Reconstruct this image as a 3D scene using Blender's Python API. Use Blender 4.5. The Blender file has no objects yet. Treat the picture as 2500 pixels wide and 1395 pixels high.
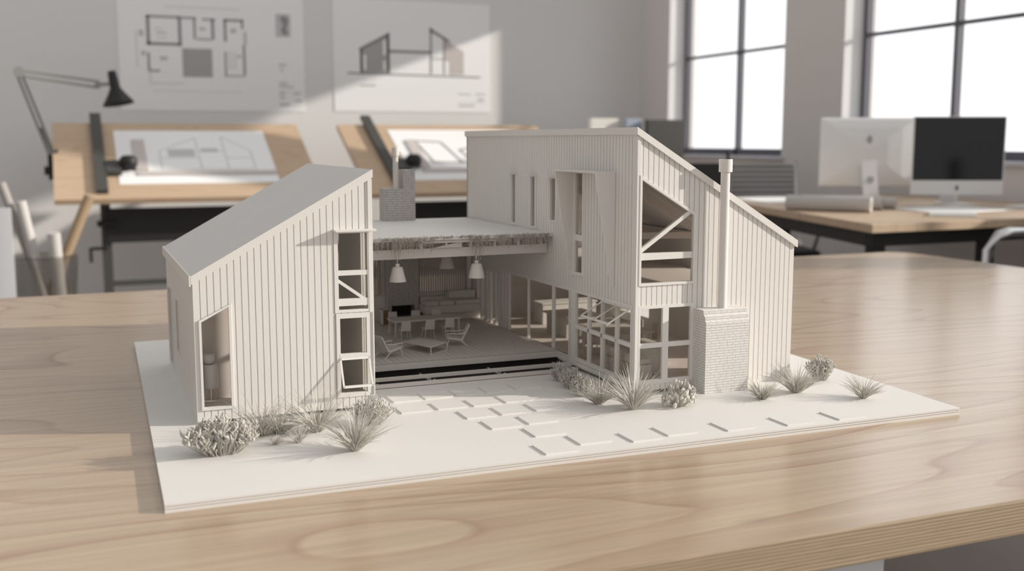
import bpy, bmesh, math, random
from mathutils import Vector, Matrix, Euler
S = bpy.context.scene
COL = S.collection
R = math.radians
PI = math.pi

# ------------------------------------------------------------------ camera
cam_d = bpy.data.cameras.new('camera'); cam = bpy.data.objects.new('camera', cam_d); COL.objects.link(cam)
cam_d.sensor_width = 36.0; cam_d.lens = 36.0 * 2622.44 / 2500.0
cam_d.clip_start = 0.02; cam_d.clip_end = 100
yaw, pitch = 0.389810192, -0.133704147
f_ = Vector((math.sin(yaw)*math.cos(pitch), math.cos(yaw)*math.cos(pitch), math.sin(pitch)))
r_ = Vector((math.cos(yaw), -math.sin(yaw), 0)); u_ = r_.cross(f_)
cam.matrix_world = Matrix(((r_.x, u_.x, -f_.x, -0.0695118), (r_.y, u_.y, -f_.y, -1.0520736), (r_.z, u_.z, -f_.z, 0.3482327), (0, 0, 0, 1)))
cam_d.dof.use_dof = True; cam_d.dof.focus_distance = 1.42; cam_d.dof.aperture_fstop = 4.7
S.camera = cam
# ------------------------------------------------------------------ light
w = bpy.data.worlds.new('world'); S.world = w; w.use_nodes = True
wt = w.node_tree; bg = wt.nodes['Background']; bg.inputs[1].default_value = 1.0
# hazy overcast sky, brightest low on the sun's side (east, +x)
wc_ = wt.nodes.new('ShaderNodeTexCoord'); wd_ = wt.nodes.new('ShaderNodeVectorMath'); wd_.operation = 'DOT_PRODUCT'
wt.links.new(wc_.outputs['Generated'], wd_.inputs[0]); wd_.inputs[1].default_value = (0.985, 0.10, 0.0)
wr_ = wt.nodes.new('ShaderNodeMapRange'); wr_.inputs['From Min'].default_value = 0.15; wr_.inputs['From Max'].default_value = 0.65
wr_.inputs['To Min'].default_value = 0.42; wr_.inputs['To Max'].default_value = 1.45; wt.links.new(wd_.outputs['Value'], wr_.inputs[0])
we_ = wt.nodes.new('ShaderNodeVectorMath'); we_.operation = 'DOT_PRODUCT'; wt.links.new(wc_.outputs['Generated'], we_.inputs[0]); we_.inputs[1].default_value = (0.25, -0.95, 0.0)
wf_ = wt.nodes.new('ShaderNodeMapRange'); wf_.inputs['From Min'].default_value = 0.0; wf_.inputs['From Max'].default_value = 0.9; wf_.inputs['To Max'].default_value = 0.13; wt.links.new(we_.outputs['Value'], wf_.inputs[0])
wa_ = wt.nodes.new('ShaderNodeMath'); wa_.operation = 'ADD'; wt.links.new(wr_.outputs[0], wa_.inputs[0]); wt.links.new(wf_.outputs[0], wa_.inputs[1])
wm_ = wt.nodes.new('ShaderNodeVectorMath'); wm_.operation = 'SCALE'; wm_.inputs[0].default_value = (1.0, .985, .975)
wt.links.new(wa_.outputs[0], wm_.inputs['Scale']); wt.links.new(wm_.outputs[0], bg.inputs[0])
sun_d = bpy.data.lights.new('sun', 'SUN'); sun_d.energy = 4.35; sun_d.angle = R(1.4); sun_d.color = (1.0, 0.91, 0.80)
sun = bpy.data.objects.new('sun', sun_d); COL.objects.link(sun)
EL = R(19.5)
sun.rotation_mode = 'QUATERNION'
sun.rotation_quaternion = Vector((-0.94*math.cos(EL), 0.341*math.cos(EL), -math.sin(EL))).to_track_quat('-Z', 'Y')
sun.location = (5, -2, 3)
vs = S.view_settings; vs.view_transform = 'Standard'; vs.look = 'None'; vs.exposure = 0.0; vs.gamma = 1.0; vs.use_curve_mapping = False

# ------------------------------------------------------------------ materials
def mat(name, col, rough=.6, spec=.5, metal=0., bump=None, var=0., varscale=(40, 40, 40)):
    m = bpy.data.materials.new(name); m.use_nodes = True; nt = m.node_tree; b = nt.nodes['Principled BSDF']
    b.inputs['Base Color'].default_value = (*col, 1); b.inputs['Roughness'].default_value = rough
    b.inputs['Specular IOR Level'].default_value = spec; b.inputs['Metallic'].default_value = metal
    if bump or var:
        tc = nt.nodes.new('ShaderNodeTexCoord'); mp = nt.nodes.new('ShaderNodeMapping'); nz = nt.nodes.new('ShaderNodeTexNoise')
        mp.inputs['Scale'].default_value = varscale; nz.inputs['Scale'].default_value = 1.0; nz.inputs['Detail'].default_value = 4
        nt.links.new(tc.outputs['Object'], mp.inputs[0]); nt.links.new(mp.outputs[0], nz.inputs['Vector'])
        if var:
            mx = nt.nodes.new('ShaderNodeMix'); mx.data_type = 'RGBA'
            mx.inputs[6].default_value = (*[c*(1-var) for c in col], 1); mx.inputs[7].default_value = (*[min(1, c*(1+var)) for c in col], 1)
            nt.links.new(nz.outputs[0], mx.inputs[0]); nt.links.new(mx.outputs[2], b.inputs['Base Color'])
        if bump:
            bp = nt.nodes.new('ShaderNodeBump'); bp.inputs['Strength'].default_value = bump; bp.inputs['Distance'].default_value = .0005
            nt.links.new(nz.outputs[0], bp.inputs['Height']); nt.links.new(bp.outputs[0], b.inputs['Normal'])
    return m
def N(nt, t, **kw):
    n = nt.nodes.new(t)
    for k, v in kw.items():
        if k in n.inputs: n.inputs[k].default_value = v
        else: setattr(n, k, v)
    return n
def math_node(nt, op, a, b=None, c=None):
    n = nt.nodes.new('ShaderNodeMath'); n.operation = op
    for i, v in enumerate((a, b, c)):
        if v is None: continue
        if isinstance(v, (int, float)): n.inputs[i].default_value = v
        else: nt.links.new(v, n.inputs[i])
    return n.outputs[0]
def ramp(nt, src, stops):
    n = nt.nodes.new('ShaderNodeValToRGB'); e = n.color_ramp.elements
    e[0].position = stops[0][0]; e[0].color = (*stops[0][1], 1); e[1].position = stops[-1][0]; e[1].color = (*stops[-1][1], 1)
    for p, c in stops[1:-1]:
        x = e.new(p); x.color = (*c, 1)
    nt.links.new(src, n.inputs[0]); return n.outputs[0]
def mixc(nt, fac, a, b, mode='MIX'):
    n = nt.nodes.new('ShaderNodeMix'); n.data_type = 'RGBA'; n.blend_type = mode
    for i, v in ((0, fac), (6, a), (7, b)):
        if isinstance(v, (int, float)): n.inputs[i].default_value = v
        elif isinstance(v, tuple): n.inputs[i].default_value = (*v, 1)
        else: nt.links.new(v, n.inputs[i])
    return n.outputs[2]

WHITE = mat('model_white', (.76, .735, .70), .62, .35, bump=.25, var=.03, varscale=(900, 900, 60))
PLAIN = mat('model_board_white', (.77, .75, .72), .6, .35, var=.015, varscale=(9, 9, 9))
ROOFM = mat('model_roof_card', (.70, .675, .655), .6, .35, var=.02, varscale=(14, 14, 14))
DECKM = mat('model_deck_card', (.62, .575, .54), .6, .3, var=.06, varscale=(30, 600, 30))
INNER = mat('model_inner_card', (.76, .69, .64), .7, .3)
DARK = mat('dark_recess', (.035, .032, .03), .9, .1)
PLANT = mat('model_plant', (.60, .57, .52), .7, .2, var=.12, varscale=(200, 200, 200))
PLANT2 = mat('model_vine', (.50, .46, .41), .75, .2, var=.12, varscale=(300, 300, 300))
FURN = mat('model_furniture', (.66, .62, .58), .6, .3)
SLATM = mat('model_slat_card', (.40, .355, .32), .7, .2)
LOGM = mat('log_brown', (.40, .27, .13), .8, .2, var=.5, varscale=(500, 500, 500))
WALLM = mat('wall_paint', (.79, .78, .77), .8, .2, var=.015, varscale=(1.5, 1.5, 1.5))
WALLR = mat('wall_paint_right', (.80, .765, .75), .8, .2, var=.015, varscale=(1.5, 1.5, 1.5))
REVEAL = mat('reveal_paint', (.86, .86, .86), .7, .2)
FLOORM = mat('floor_concrete', (.33, .29, .27), .6, .3, var=.05, varscale=(3, 3, 3))
STEELF = mat('window_steel', (.13, .13, .155), .5, .4)
SILLM = mat('sill_paint', (.62, .62, .68), .5, .3)
BLACKM = mat('black_metal', (.022, .021, .021), .5, .4)
DGREY = mat('dark_grey', (.075, .075, .07), .5, .4)
CHROME = mat('brushed_metal', (.80, .80, .80), .3, .5, metal=.9)
PAPER = mat('paper', (.94, .94, .94), .8, .2)
INK = mat('ink_grey', (.33, .33, .33), .9, .1)
INKL = mat('ink_light', (.60, .60, .60), .9, .1)
INKM = mat('ink_fill', (.45, .445, .44), .9, .1)
INKW = mat('ink_warm', (.62, .57, .55), .9, .1)
ALU = mat('aluminium_white', (.90, .905, .91), .3, .5)
SCREEN = mat('screen_black', (.012, .012, .013), .12, .5)
LEGW = mat('leg_white', (.75, .76, .78), .5, .3)
ROLLM = mat('roll_paper', (.60, .575, .55), .8, .2)
SOFTG = mat('roll_grey', (.42, .39, .375), .8, .2)
TANW = mat('tan_wood', (.36, .26, .165), .6, .3, var=.1, varscale=(10, 10, 2))
MESHG = mat('chair_mesh_grey', (.30, .31, .30), .7, .3)
BLUEG = mat('blue_grey', (.40, .47, .56), .5, .3)
WHITEP = mat('white_plastic', (.85, .84, .80), .5, .3)

def glass_mat(name, tint, refl, rough=.02):
    m = bpy.data.materials.new(name); m.use_nodes = True; nt = m.node_tree; nt.nodes.clear()
    o = nt.nodes.new('ShaderNodeOutputMaterial'); t = nt.nodes.new('ShaderNodeBsdfTransparent'); g = nt.nodes.new('ShaderNodeBsdfGlossy')
    t.inputs[0].default_value = (*tint, 1); g.inputs['Roughness'].default_value = rough
    fr = nt.nodes.new('ShaderNodeFresnel'); fr.inputs[0].default_value = 1.45
    ge = nt.nodes.new('ShaderNodeNewGeometry')
    fac = math_node(nt, 'MULTIPLY', math_node(nt, 'MULTIPLY', fr.outputs[0], refl), math_node(nt, 'SUBTRACT', 1.0, ge.outputs['Backfacing']))
    mx = nt.nodes.new('ShaderNodeMixShader'); nt.links.new(fac, mx.inputs[0]); nt.links.new(t.outputs[0], mx.inputs[1]); nt.links.new(g.outputs[0], mx.inputs[2])
    nt.links.new(mx.outputs[0], o.inputs[0]); return m
GLASS = glass_mat('model_glass', (.93, .92, .90), 1.0)
WGLASS = glass_mat('window_glass', (.97, .98, .99), .6)
def bin_mat():
    m = glass_mat('smoked_glass', (.80, .79, .77), 1.2, .15); return m
BING = bin_mat()

def brick_mat(name, col, mortar, bw, rh):
    m = bpy.data.materials.new(name); m.use_nodes = True; nt = m.node_tree; b = nt.nodes['Principled BSDF']
    tc = nt.nodes.new('ShaderNodeTexCoord'); sp = nt.nodes.new('ShaderNodeSeparateXYZ'); cb = nt.nodes.new('ShaderNodeCombineXYZ')
    nt.links.new(tc.outputs['Object'], sp.inputs[0])
    nt.links.new(math_node(nt, 'ADD', sp.outputs[0], sp.outputs[1]), cb.inputs[0]); nt.links.new(sp.outputs[2], cb.inputs[1])
    br = nt.nodes.new('ShaderNodeTexBrick'); nt.links.new(cb.outputs[0], br.inputs['Vector'])
    br.inputs['Scale'].default_value = 1; br.inputs['Brick Width'].default_value = bw; br.inputs['Row Height'].default_value = rh
    br.inputs['Mortar Size'].default_value = rh*.09; br.inputs['Mortar Smooth'].default_value = .3
    br.offset = .37; br.squash = .72; br.squash_frequency = 3
    br.inputs['Color1'].default_value = (*col, 1); br.inputs['Color2'].default_value = (*[c*.96 for c in col], 1); br.inputs['Mortar'].default_value = (*mortar, 1)
    nt.links.new(br.outputs[0], b.inputs['Base Color']); b.inputs['Roughness'].default_value = .7; b.inputs['Specular IOR Level'].default_value = .3
    bp = nt.nodes.new('ShaderNodeBump'); bp.inputs['Strength'].default_value = .9; bp.inputs['Distance'].default_value = .0006; bp.invert = True
    nt.links.new(br.outputs['Fac'], bp.inputs['Height']); nt.links.new(bp.outputs[0], b.inputs['Normal']); return m
BRICK = brick_mat('model_brick', (.76, .73, .70), (.53, .50, .47), .0135, .0037)
BRICK2 = brick_mat('model_brick_court', (.56, .53, .515), (.24, .22, .21), .019, .0042)

def wood_mat(name, base, dark, line, sx, sy, nrings, rough, knots=True, spec=.5):
    m = bpy.data.materials.new(name); m.use_nodes = True; nt = m.node_tree; b = nt.nodes['Principled BSDF']
    tc = nt.nodes.new('ShaderNodeTexCoord'); mp = nt.nodes.new('ShaderNodeMapping'); nt.links.new(tc.outputs['Object'], mp.inputs[0])
    mp.inputs['Scale'].default_value = (sx, sy, 1); mp.inputs['Rotation'].default_value = (0, 0, R(3))
    n1 = N(nt, 'ShaderNodeTexNoise', Scale=1.0, Detail=1.2, Roughness=.35, Distortion=.3); nt.links.new(mp.outputs[0], n1.inputs['Vector'])
    v = math_node(nt, 'FRACT', math_node(nt, 'MULTIPLY', n1.outputs[0], nrings))
    ln = ramp(nt, v, [(0, (0, 0, 0)), (.60, (.05, .05, .05)), (.90, (.55, .55, .55)), (.955, (1, 1, 1)), (1, (0, 0, 0))])
    mp2 = nt.nodes.new('ShaderNodeMapping'); nt.links.new(tc.outputs['Object'], mp2.inputs[0]); mp2.inputs['Scale'].default_value = (sx*3.0, sy*26, 1)
    n2 = N(nt, 'ShaderNodeTexNoise', Scale=1.0, Detail=6, Roughness=.65); nt.links.new(mp2.outputs[0], n2.inputs['Vector'])
    c0 = mixc(nt, ramp(nt, n2.outputs[0], [(.35, (0, 0, 0)), (.7, (1, 1, 1))]), base, dark)
    n3 = N(nt, 'ShaderNodeTexNoise', Scale=2.3, Detail=2); nt.links.new(mp.outputs[0], n3.inputs['Vector'])
    lf = math_node(nt, 'MULTIPLY', ln, ramp(nt, n3.outputs[0], [(.35, (.3, .3, .3)), (.62, (1, 1, 1))]))
    c1 = mixc(nt, lf, c0, line)
    if knots:
        mp3 = nt.nodes.new('ShaderNodeMapping'); nt.links.new(tc.outputs['Object'], mp3.inputs[0]); mp3.inputs['Scale'].default_value = (3.6, 8.5, 1)
        vo = N(nt, 'ShaderNodeTexVoronoi', Scale=1.0, Randomness=1.0); nt.links.new(mp3.outputs[0], vo.inputs['Vector'])
        k = ramp(nt, vo.outputs['Distance'], [(0, (1, 1, 1)), (.03, (.8, .8, .8)), (.055, (.22, .22, .22)), (.12, (0, 0, 0))])
        sel = ramp(nt, math_node(nt, 'FRACT', math_node(nt, 'MULTIPLY', vo.outputs['Color'], 7.3)), [(.42, (0, 0, 0)), (.5, (1, 1, 1))])
        c1 = mixc(nt, math_node(nt, 'MULTIPLY', k, sel), c1, (.13, .08, .045))
    nt.links.new(c1, b.inputs['Base Color']); b.inputs['Roughness'].default_value = rough; b.inputs['Specular IOR Level'].default_value = spec
    bp = nt.nodes.new('ShaderNodeBump'); bp.inputs['Strength'].default_value = .12; bp.inputs['Distance'].default_value = .001
    nt.links.new(n2.outputs[0], bp.inputs['Height']); nt.links.new(bp.outputs[0], b.inputs['Normal'])
    return m
TABLEW = wood_mat('table_veneer', (.52, .395, .27), (.40, .295, .195), (.31, .18, .11), .85, 3.6, 13, .22, True, 1.0)
DESKW = wood_mat('desk_wood', (.60, .45, .31), (.50, .37, .25), (.40, .28, .18), 2, 9, 9, .5, False)
BOARDW = wood_mat('drawing_board_wood', (.62, .46, .32), (.54, .39, .265), (.46, .32, .21), 1.2, 7, 9, .55, False)
def ply_mat():
    m = bpy.data.materials.new('plywood_edge'); m.use_nodes = True; nt = m.node_tree; b = nt.nodes['Principled BSDF']
    tc = nt.nodes.new('ShaderNodeTexCoord'); sp = nt.nodes.new('ShaderNodeSeparateXYZ'); nt.links.new(tc.outputs['Object'], sp.inputs[0])
    mp = nt.nodes.new('ShaderNodeMapping'); mp.inputs['Scale'].default_value = (9, 9, 120); nt.links.new(tc.outputs['Object'], mp.inputs[0])
    nz = N(nt, 'ShaderNodeTexNoise', Scale=1.0, Detail=4); nt.links.new(mp.outputs[0], nz.inputs['Vector'])
    t = math_node(nt, 'ADD', math_node(nt, 'MULTIPLY', sp.outputs[2], 290.0), math_node(nt, 'MULTIPLY', nz.outputs[0], 1.1))
    v = math_node(nt, 'PINGPONG', t, .5)
    c = ramp(nt, v, [(0, (.19, .135, .085)), (.13, (.30, .22, .14)), (.3, (.46, .35, .235)), (.5, (.50, .385, .265))])
    c = mixc(nt, ramp(nt, nz.outputs[0], [(.3, (.75, .75, .75)), (.7, (0, 0, 0))]), c, mixc(nt, .5, c, (.3, .22, .14)))
    nt.links.new(c, b.inputs['Base Color']); b.inputs['Roughness'].default_value = .7
    return m
PLY = ply_mat()
def edge_mat():   # laminated card edge: two thin seams
    m = bpy.data.materials.new('card_edge'); m.use_nodes = True; b = m.node_tree.nodes['Principled BSDF']
    b.inputs['Base Color'].default_value = (.22, .20, .185, 1); b.inputs['Roughness'].default_value = .8; return m
SEAM = edge_mat()

# ------------------------------------------------------------------ mesh helpers
class M:
    def __init__(s): s.bm = bmesh.new(); s.mp = None
    def v(s, p):
        if s.mp: p = s.mp(*p)
        return s.bm.verts.new(p)
    def face(s, vs, mi=0):
        try: f = s.bm.faces.new(vs); f.material_index = mi; return f
        except ValueError: return None
    def prism(s, A, B, mi=0):
        a = [s.v(p) for p in A]; b = [s.v(p) for p in B]; n = len(a)
        s.face(a, mi); s.face(b[::-1], mi)
        for i in range(n): s.face([a[i], b[i], b[(i+1) % n], a[(i+1) % n]], mi)
    def box(s, x0, x1, y0, y1, z0, z1, mi=0):
        s.prism([(x0, y0, z0), (x1, y0, z0), (x1, y1, z0), (x0, y1, z0)], [(x0, y0, z1), (x1, y0, z1), (x1, y1, z1), (x0, y1, z1)], mi)
    def poly(s, pts, n0, n1, mi=0):      # pts in (s, z), extruded along n
        s.prism([(p[0], p[1], n0) for p in pts], [(p[0], p[1], n1) for p in pts], mi)
    def bar(s, a, b, wd, h, mi=0, up=(0, 0, 1)):
        a = Vector(a); b = Vector(b); d = (b-a).normalized(); u = Vector(up)
        if abs(d.dot(u)) > .98: u = Vector((0, 1, 0))
        sx = d.cross(u).normalized()*wd/2; uz = sx.cross(d).normalized()*h/2
        s.prism([tuple(a+sx*i+uz*j) for i, j in ((-1, -1), (1, -1), (1, 1), (-1, 1))], [tuple(b+sx*i+uz*j) for i, j in ((-1, -1), (1, -1), (1, 1), (-1, 1))], mi)
    def tube(s, pts, rad, n=8, mi=0, caps=True):
        pts = [Vector(p) for p in pts]; rs = rad if isinstance(rad, (list, tuple)) else [rad]*len(pts); rings = []
        for i, p in enumerate(pts):
            d = (pts[min(i+1, len(pts)-1)]-pts[max(i-1, 0)]).normalized(); u = Vector((0, 0, 1)) if abs(d.z) < .95 else Vector((0, 1, 0))
            sx = d.cross(u).normalized(); uz = sx.cross(d)
            rings.append([s.v(tuple(p+(sx*math.cos(2*PI*k/n)+uz*math.sin(2*PI*k/n))*rs[i])) for k in range(n)])
        for i in range(len(rings)-1):
            for k in range(n): s.face([rings[i][k], rings[i][(k+1) % n], rings[i+1][(k+1) % n], rings[i+1][k]], mi)
        if caps: s.face(rings[0][::-1], mi); s.face(rings[-1], mi)
    def lathe(s, prof, c=(0, 0, 0), n=24, mi=0, close=False):
        rings = [[s.v((c[0]+r*math.cos(2*PI*k/n), c[1]+r*math.sin(2*PI*k/n), c[2]+z)) for k in range(n)] for r, z in prof]
        for i in range(len(rings)-1):
            for k in range(n): s.face([rings[i][k], rings[i][(k+1) % n], rings[i+1][(k+1) % n], rings[i+1][k]], mi)
        if close:
            s.face(rings[0][::-1], mi); s.face(rings[-1], mi)
    def ellipsoid(s, c, rx, ry, rz, mt=None, n=8, m=5, mi=0):
        mt = mt or Matrix(); rings = []
        top = s.v(tuple(Vector(c)+mt@Vector((0, 0, rz)))); bot = s.v(tuple(Vector(c)+mt@Vector((0, 0, -rz))))
        for i in range(1, m):
            t = PI*i/m; rings.append([s.v(tuple(Vector(c)+mt@Vector((rx*math.sin(t)*math.cos(2*PI*k/n), ry*math.sin(t)*math.sin(2*PI*k/n), rz*math.cos(t))))) for k in range(n)])
        for k in range(n):
            s.face([top, rings[0][k], rings[0][(k+1) % n]], mi); s.face([bot, rings[-1][(k+1) % n], rings[-1][k]], mi)
            for i in range(len(rings)-1): s.face([rings[i][k], rings[i+1][k], rings[i+1][(k+1) % n], rings[i][(k+1) % n]], mi)
    def ring(s, outer, inner, n0, n1, mi=0):
        n = len(outer)
        for i in range(n):
            j = (i+1) % n; s.poly([outer[i], outer[j], inner[j], inner[i]], n0, n1, mi)
    def build(s, name, mats, parent=None, smooth=False, bevel=0):
        bmesh.ops.recalc_face_normals(s.bm, faces=s.bm.faces)
        me = bpy.data.meshes.new(name); s.bm.to_mesh(me); s.bm.free()
        for m_ in (mats if isinstance(mats, (list, tuple)) else [mats]): me.materials.append(m_)
        if smooth:
            for p in me.polygons: p.use_smooth = True
        o = bpy.data.objects.new(name, me); COL.objects.link(o)
        if parent: o.parent = parent
        if bevel:
            md = o.modifiers.new('bevel', 'BEVEL'); md.width = bevel; md.segments = 3; md.limit_method = 'ANGLE'; md.angle_limit = R(40)
        return o
def tag(o, label=None, cat=None, group=None, kind=None):
    if label: o['label'] = label
    if cat: o['category'] = cat
    if group: o['group'] = group
    if kind: o['kind'] = kind
    return o
def empty(name, loc=(0, 0, 0), rz=0, label=None, cat=None, group=None):
    o = bpy.data.objects.new(name, None); COL.objects.link(o); o.location = loc; o.rotation_euler = (0, 0, rz); o.empty_display_size = .02
    return tag(o, label, cat, group)
def copy_tree(o, parent=None):
    c = o.copy(); COL.objects.link(c)
    if parent: c.parent = parent
    for ch in [x for x in bpy.data.objects if x.parent == o]: copy_tree(ch, c)
    return c
def B(name, mt, parent, *boxes, bevel=0):
    m = M()
    for b in boxes: m.box(*b)
    return m.build(name, mt, parent, bevel=bevel)
def struct(o): return tag(o, kind='structure')

# facade: maps (s along the wall, z, n outward) -> local xyz
FRONT = lambda s, z, n: (s, -n, z)
SIDE = lambda s, z, n: (-n, s, z)
def strips(m, s0, s1, bot, top, openings, board, gap, n0, n1):
    f = lambda g, s: g(s) if callable(g) else g
    k = max(1, round((s1-s0)/board)) if board else 1; st = (s1-s0)/k
    for i in range(k):
        a = s0+i*st+(gap/2 if i else 0); b = s0+(i+1)*st-(gap/2 if i < k-1 else 0)
        cuts = sorted({a, b}|{e for o in openings for e in (o[0], o[1]) if a < e < b})
        for p, q in zip(cuts, cuts[1:]):
            if q-p < 1e-5: continue
            mid = (p+q)/2
            ops = sorted([o for o in openings if o[0] < mid < o[1]], key=lambda o: f(o[2], mid))
            lo = bot
            for o in ops+[None]:
                hi = o[2] if o else top
                if f(hi, mid)-f(lo, mid) > 1e-5:
                    m.poly([(p, f(lo, p)), (q, f(lo, q)), (q, f(hi, q)), (p, f(hi, p))], n0, n1)
                if o: lo = o[3]
def facade(name, mt, parent, mp, s0, s1, bot, top, openings, board, gap=.0008, thick=.006, inner=None):
    m = M(); m.mp = mp; strips(m, s0, s1, bot, top, openings, board, gap, -.0014, 0)
    m2 = m; strips(m2, s0, s1, bot, top, openings, 0, 0, -thick, -.0014)
    return m.build(name, mt, parent)

# ------------------------------------------------------------------ room
FZ = -0.73
rm = M(); rm.box(-6, 9, -6, 8, FZ-.1, FZ); struct(rm.build('floor', FLOORM))
YB = 6.82; XR = 4.30; WT = 3.6
rm = M(); rm.box(-3.4, XR+.4, YB, YB+.2, FZ, WT); struct(rm.build('wall_back', WALLM))
openings = [(4.893, 6.371), (2.81, 4.31), (.72, 2.21), (-2.35, .52), (-4.6, -2.9)]
SZ = .245; TZs = [1.78, 3.0, 3.0, 3.0, 3.0]
rm = M(); rm.mp = lambda s, z, n: (XR-n, s, z)
strips(rm, -6, YB, FZ, WT, [(a, b, SZ-.02, t_) for (a, b), t_ in zip(openings, TZs)], 0, 0, -.24, 0)
struct(rm.build('wall_right', WALLR))
for i, (a, b) in enumerate(openings):
    npn = 2 if i < 3 else (1 if i == 3 else 3); TZ = TZs[i]
    m = M(); m.mp = lambda s, z, n: (XR-n, s, z)
    fw = .034; nA, nB = -.185, -.14
    m.poly([(a, SZ), (b, SZ), (b, SZ+.05), (a, SZ+.05)], nA, nB); m.poly([(a, TZ-.05), (b, TZ-.05), (b, TZ), (a, TZ)], nA, nB)
    for e0, e1 in ((a, a+fw), (b-fw, b)): m.poly([(e0, SZ), (e1, SZ), (e1, TZ), (e0, TZ)], nA, nB)
    wd = (b-a)/npn
    for k in range(1, npn): m.poly([(a+wd*k-.014, SZ), (a+wd*k+.014, SZ), (a+wd*k+.014, TZ), (a+wd*k-.014, TZ)], nA, nB)
    for z in ((.985,) if i < 3 else (.62,)): m.poly([(a, z-.011), (b, z-.011), (b, z+.011), (a, z+.011)], nA+.015, nB-.005)
    fr = struct(m.build('window_%d' % (i+1), STEELF))
    m = M(); m.mp = lambda s, z, n: (XR-n, s, z); m.poly([(a+.02, SZ+.02), (b-.02, SZ+.02), (b-.02, TZ-.02), (a+.02, TZ-.02)], -.162, -.158)
    m.build('pane', WGLASS, fr)
    m = M(); m.mp = lambda s, z, n: (XR-n, s, z); m.poly([(a-.03, SZ-.02), (b+.03, SZ-.02), (b+.03, SZ), (a-.03, SZ)], -.13, .03)
    m.build('sill', SILLM, fr)
    m = M(); m.mp = lambda s, z, n: (XR-n, s, z)
    m.poly([(b-.004, SZ), (b, SZ), (b, TZ), (b-.004, TZ)], -.14, -.001); m.poly([(a, SZ), (a+.004, SZ), (a+.004, TZ), (a, TZ)], -.14, -.001)
    m.mp = lambda s, z, n: (XR-n, s, z)
    o = m.build('reveal', REVEAL, fr); o.scale = (1, 1, 1)

# posters on the back wall -------------------------------------------------
def rect(m, x0, x1, z0, z1, y=YB-.004, t=.0012): m.box(x0, x1, y-t, y, z0, z1)
p = empty('poster', (0, 0, 0), label='large wall poster with a floor plan drawing, behind the desk lamp', cat='poster')
B('sheet', PAPER, p, (.286, 1.542, YB-.004, YB-.001, .558, 1.62))
m = M()
for a in [(.47, .492, 1.0, 1.2), (.47, .69, 1.185, 1.2), (.678, .70, 1.0, 1.2), (.47, .69, 1.0, 1.02), (.47, .485, .83, .95), (.47, .55, .822, .834),
          (.78, .795, 1.05, 1.19), (.70, .80, 1.185, 1.198), (.90, .92, 1.05, 1.19), (.80, .9, 1.045, 1.055), (.84, .93, 1.18, 1.192), (.985, 1.003, 1.04, 1.19), (.985, 1.12, 1.178, 1.195), (1.105, 1.12, 1.13, 1.19),
          (1.112, 1.128, .81, 1.02), (.98, 1.12, .80, .808), (.985, .997, .80, .97)]: rect(m, *a)
m.build('plan_walls', INK, p)
m = M(); rect(m, .70, .90, .79, .985); m.build('plan_courtyard', INKM, p)
m = M()
for a in [(.48, .70, .74, .745), (.48, .485, .745, .82), (.40, .405, .85, 1.1), (.43, .46, .93, .96), (.42, .45, 1.06, 1.1), (1.12, 1.14, 1.02, 1.11), (.53, .60, 1.08, 1.09), (.52, .57, 1.11, 1.115), (.54, .6, 1.05, 1.055), (1.03, 1.07, 1.10, 1.13), (.82, .86, 1.11, 1.13), (1.02, 1.026, .85, .97), (1.05, 1.056, .85, .97), (1.07, 1.1, .93, .95), (.55, .6, .9, .925), (.60, 1.1, 1.26, 1.264), (.5, 1.1, .69, .693)]: rect(m, *a)
m.build('plan_detail', INKL, p)
m = M()
for a in [(1.36, 1.41, 1.0-.12, .895), (1.37, 1.39, .845, .86), (1.36, 1.42, .75, .765), (1.36, 1.46, .728, .74), (1.36, 1.40, .68, .695), (1.46, 1.51, .68, .692), (1.36, 1.40, .65, .665), (1.47, 1.52, .63, .645), (1.36, 1.43, .60, .618), (1.36, 1.52, .70, .703)]: q_ = M(); rect(q_, *a); q_.build('caption_line', INKL, p)
m.bm.free(); m = M(); rect(m, 1.345, 1.45, 1.085, 1.245); m.build('thumbnail_picture', INKL, p)
m = M(); m.mp = lambda s, z, n: (s, YB-.0055-n, z); m.poly([(1.375, 1.21), (1.39, 1.232), (1.42, 1.23), (1.44, 1.20), (1.42, 1.15), (1.43, 1.10), (1.40, 1.10), (1.38, 1.13), (1.40, 1.17)], 0, .001); m.build('thumbnail_tree', INK, p)
p = empty('poster', label='wall poster with an elevation drawing of two sloped-roof volumes', cat='poster')
B('sheet', PAPER, p, (1.757, 2.975, YB-.004, YB-.001, .566, 1.38))
def pq(m, pts): m.mp = lambda s, z, n: (s, YB-.004-n, z); m.poly(pts, 0, .0015); m.mp = None
m = M(); pq(m, [(1.962, .85), (2.178, .85), (2.178, 1.13), (1.962, 1.015)]); m.build('drawn_left_volume', INKM, p)
m = M()
for q in [[(1.955, .85), (1.972, .85), (1.972, 1.02), (1.955, 1.012)], [(2.165, .85), (2.18, .85), (2.18, 1.145), (2.165, 1.135)], [(1.95, 1.005), (2.18, 1.125), (2.18, 1.147), (1.95, 1.027)], [(2.18, 1.0), (2.50, 1.0), (2.50, 1.02), (2.18, 1.02)],
          [(2.495, .85), (2.51, .85), (2.51, 1.185), (2.495, 1.195)], [(2.495, 1.165), (2.65, 1.085), (2.65, 1.105), (2.495, 1.195)], [(2.60, .85), (2.612, .85), (2.612, 1.12), (2.60, 1.12)], [(2.51, .96), (2.6, .96), (2.6, .968), (2.51, .968)], [(1.86, .838), (2.90, .828), (2.90, .84), (1.86, .85)]]: pq(m, q)
m.build('drawn_outline', INK, p)
m = M(); pq(m, [(2.65, .85), (2.765, .85), (2.765, 1.025), (2.612, 1.108), (2.612, .95), (2.65, .95)]); m.build('drawn_right_volume', INKW, p)
m = M()
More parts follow.
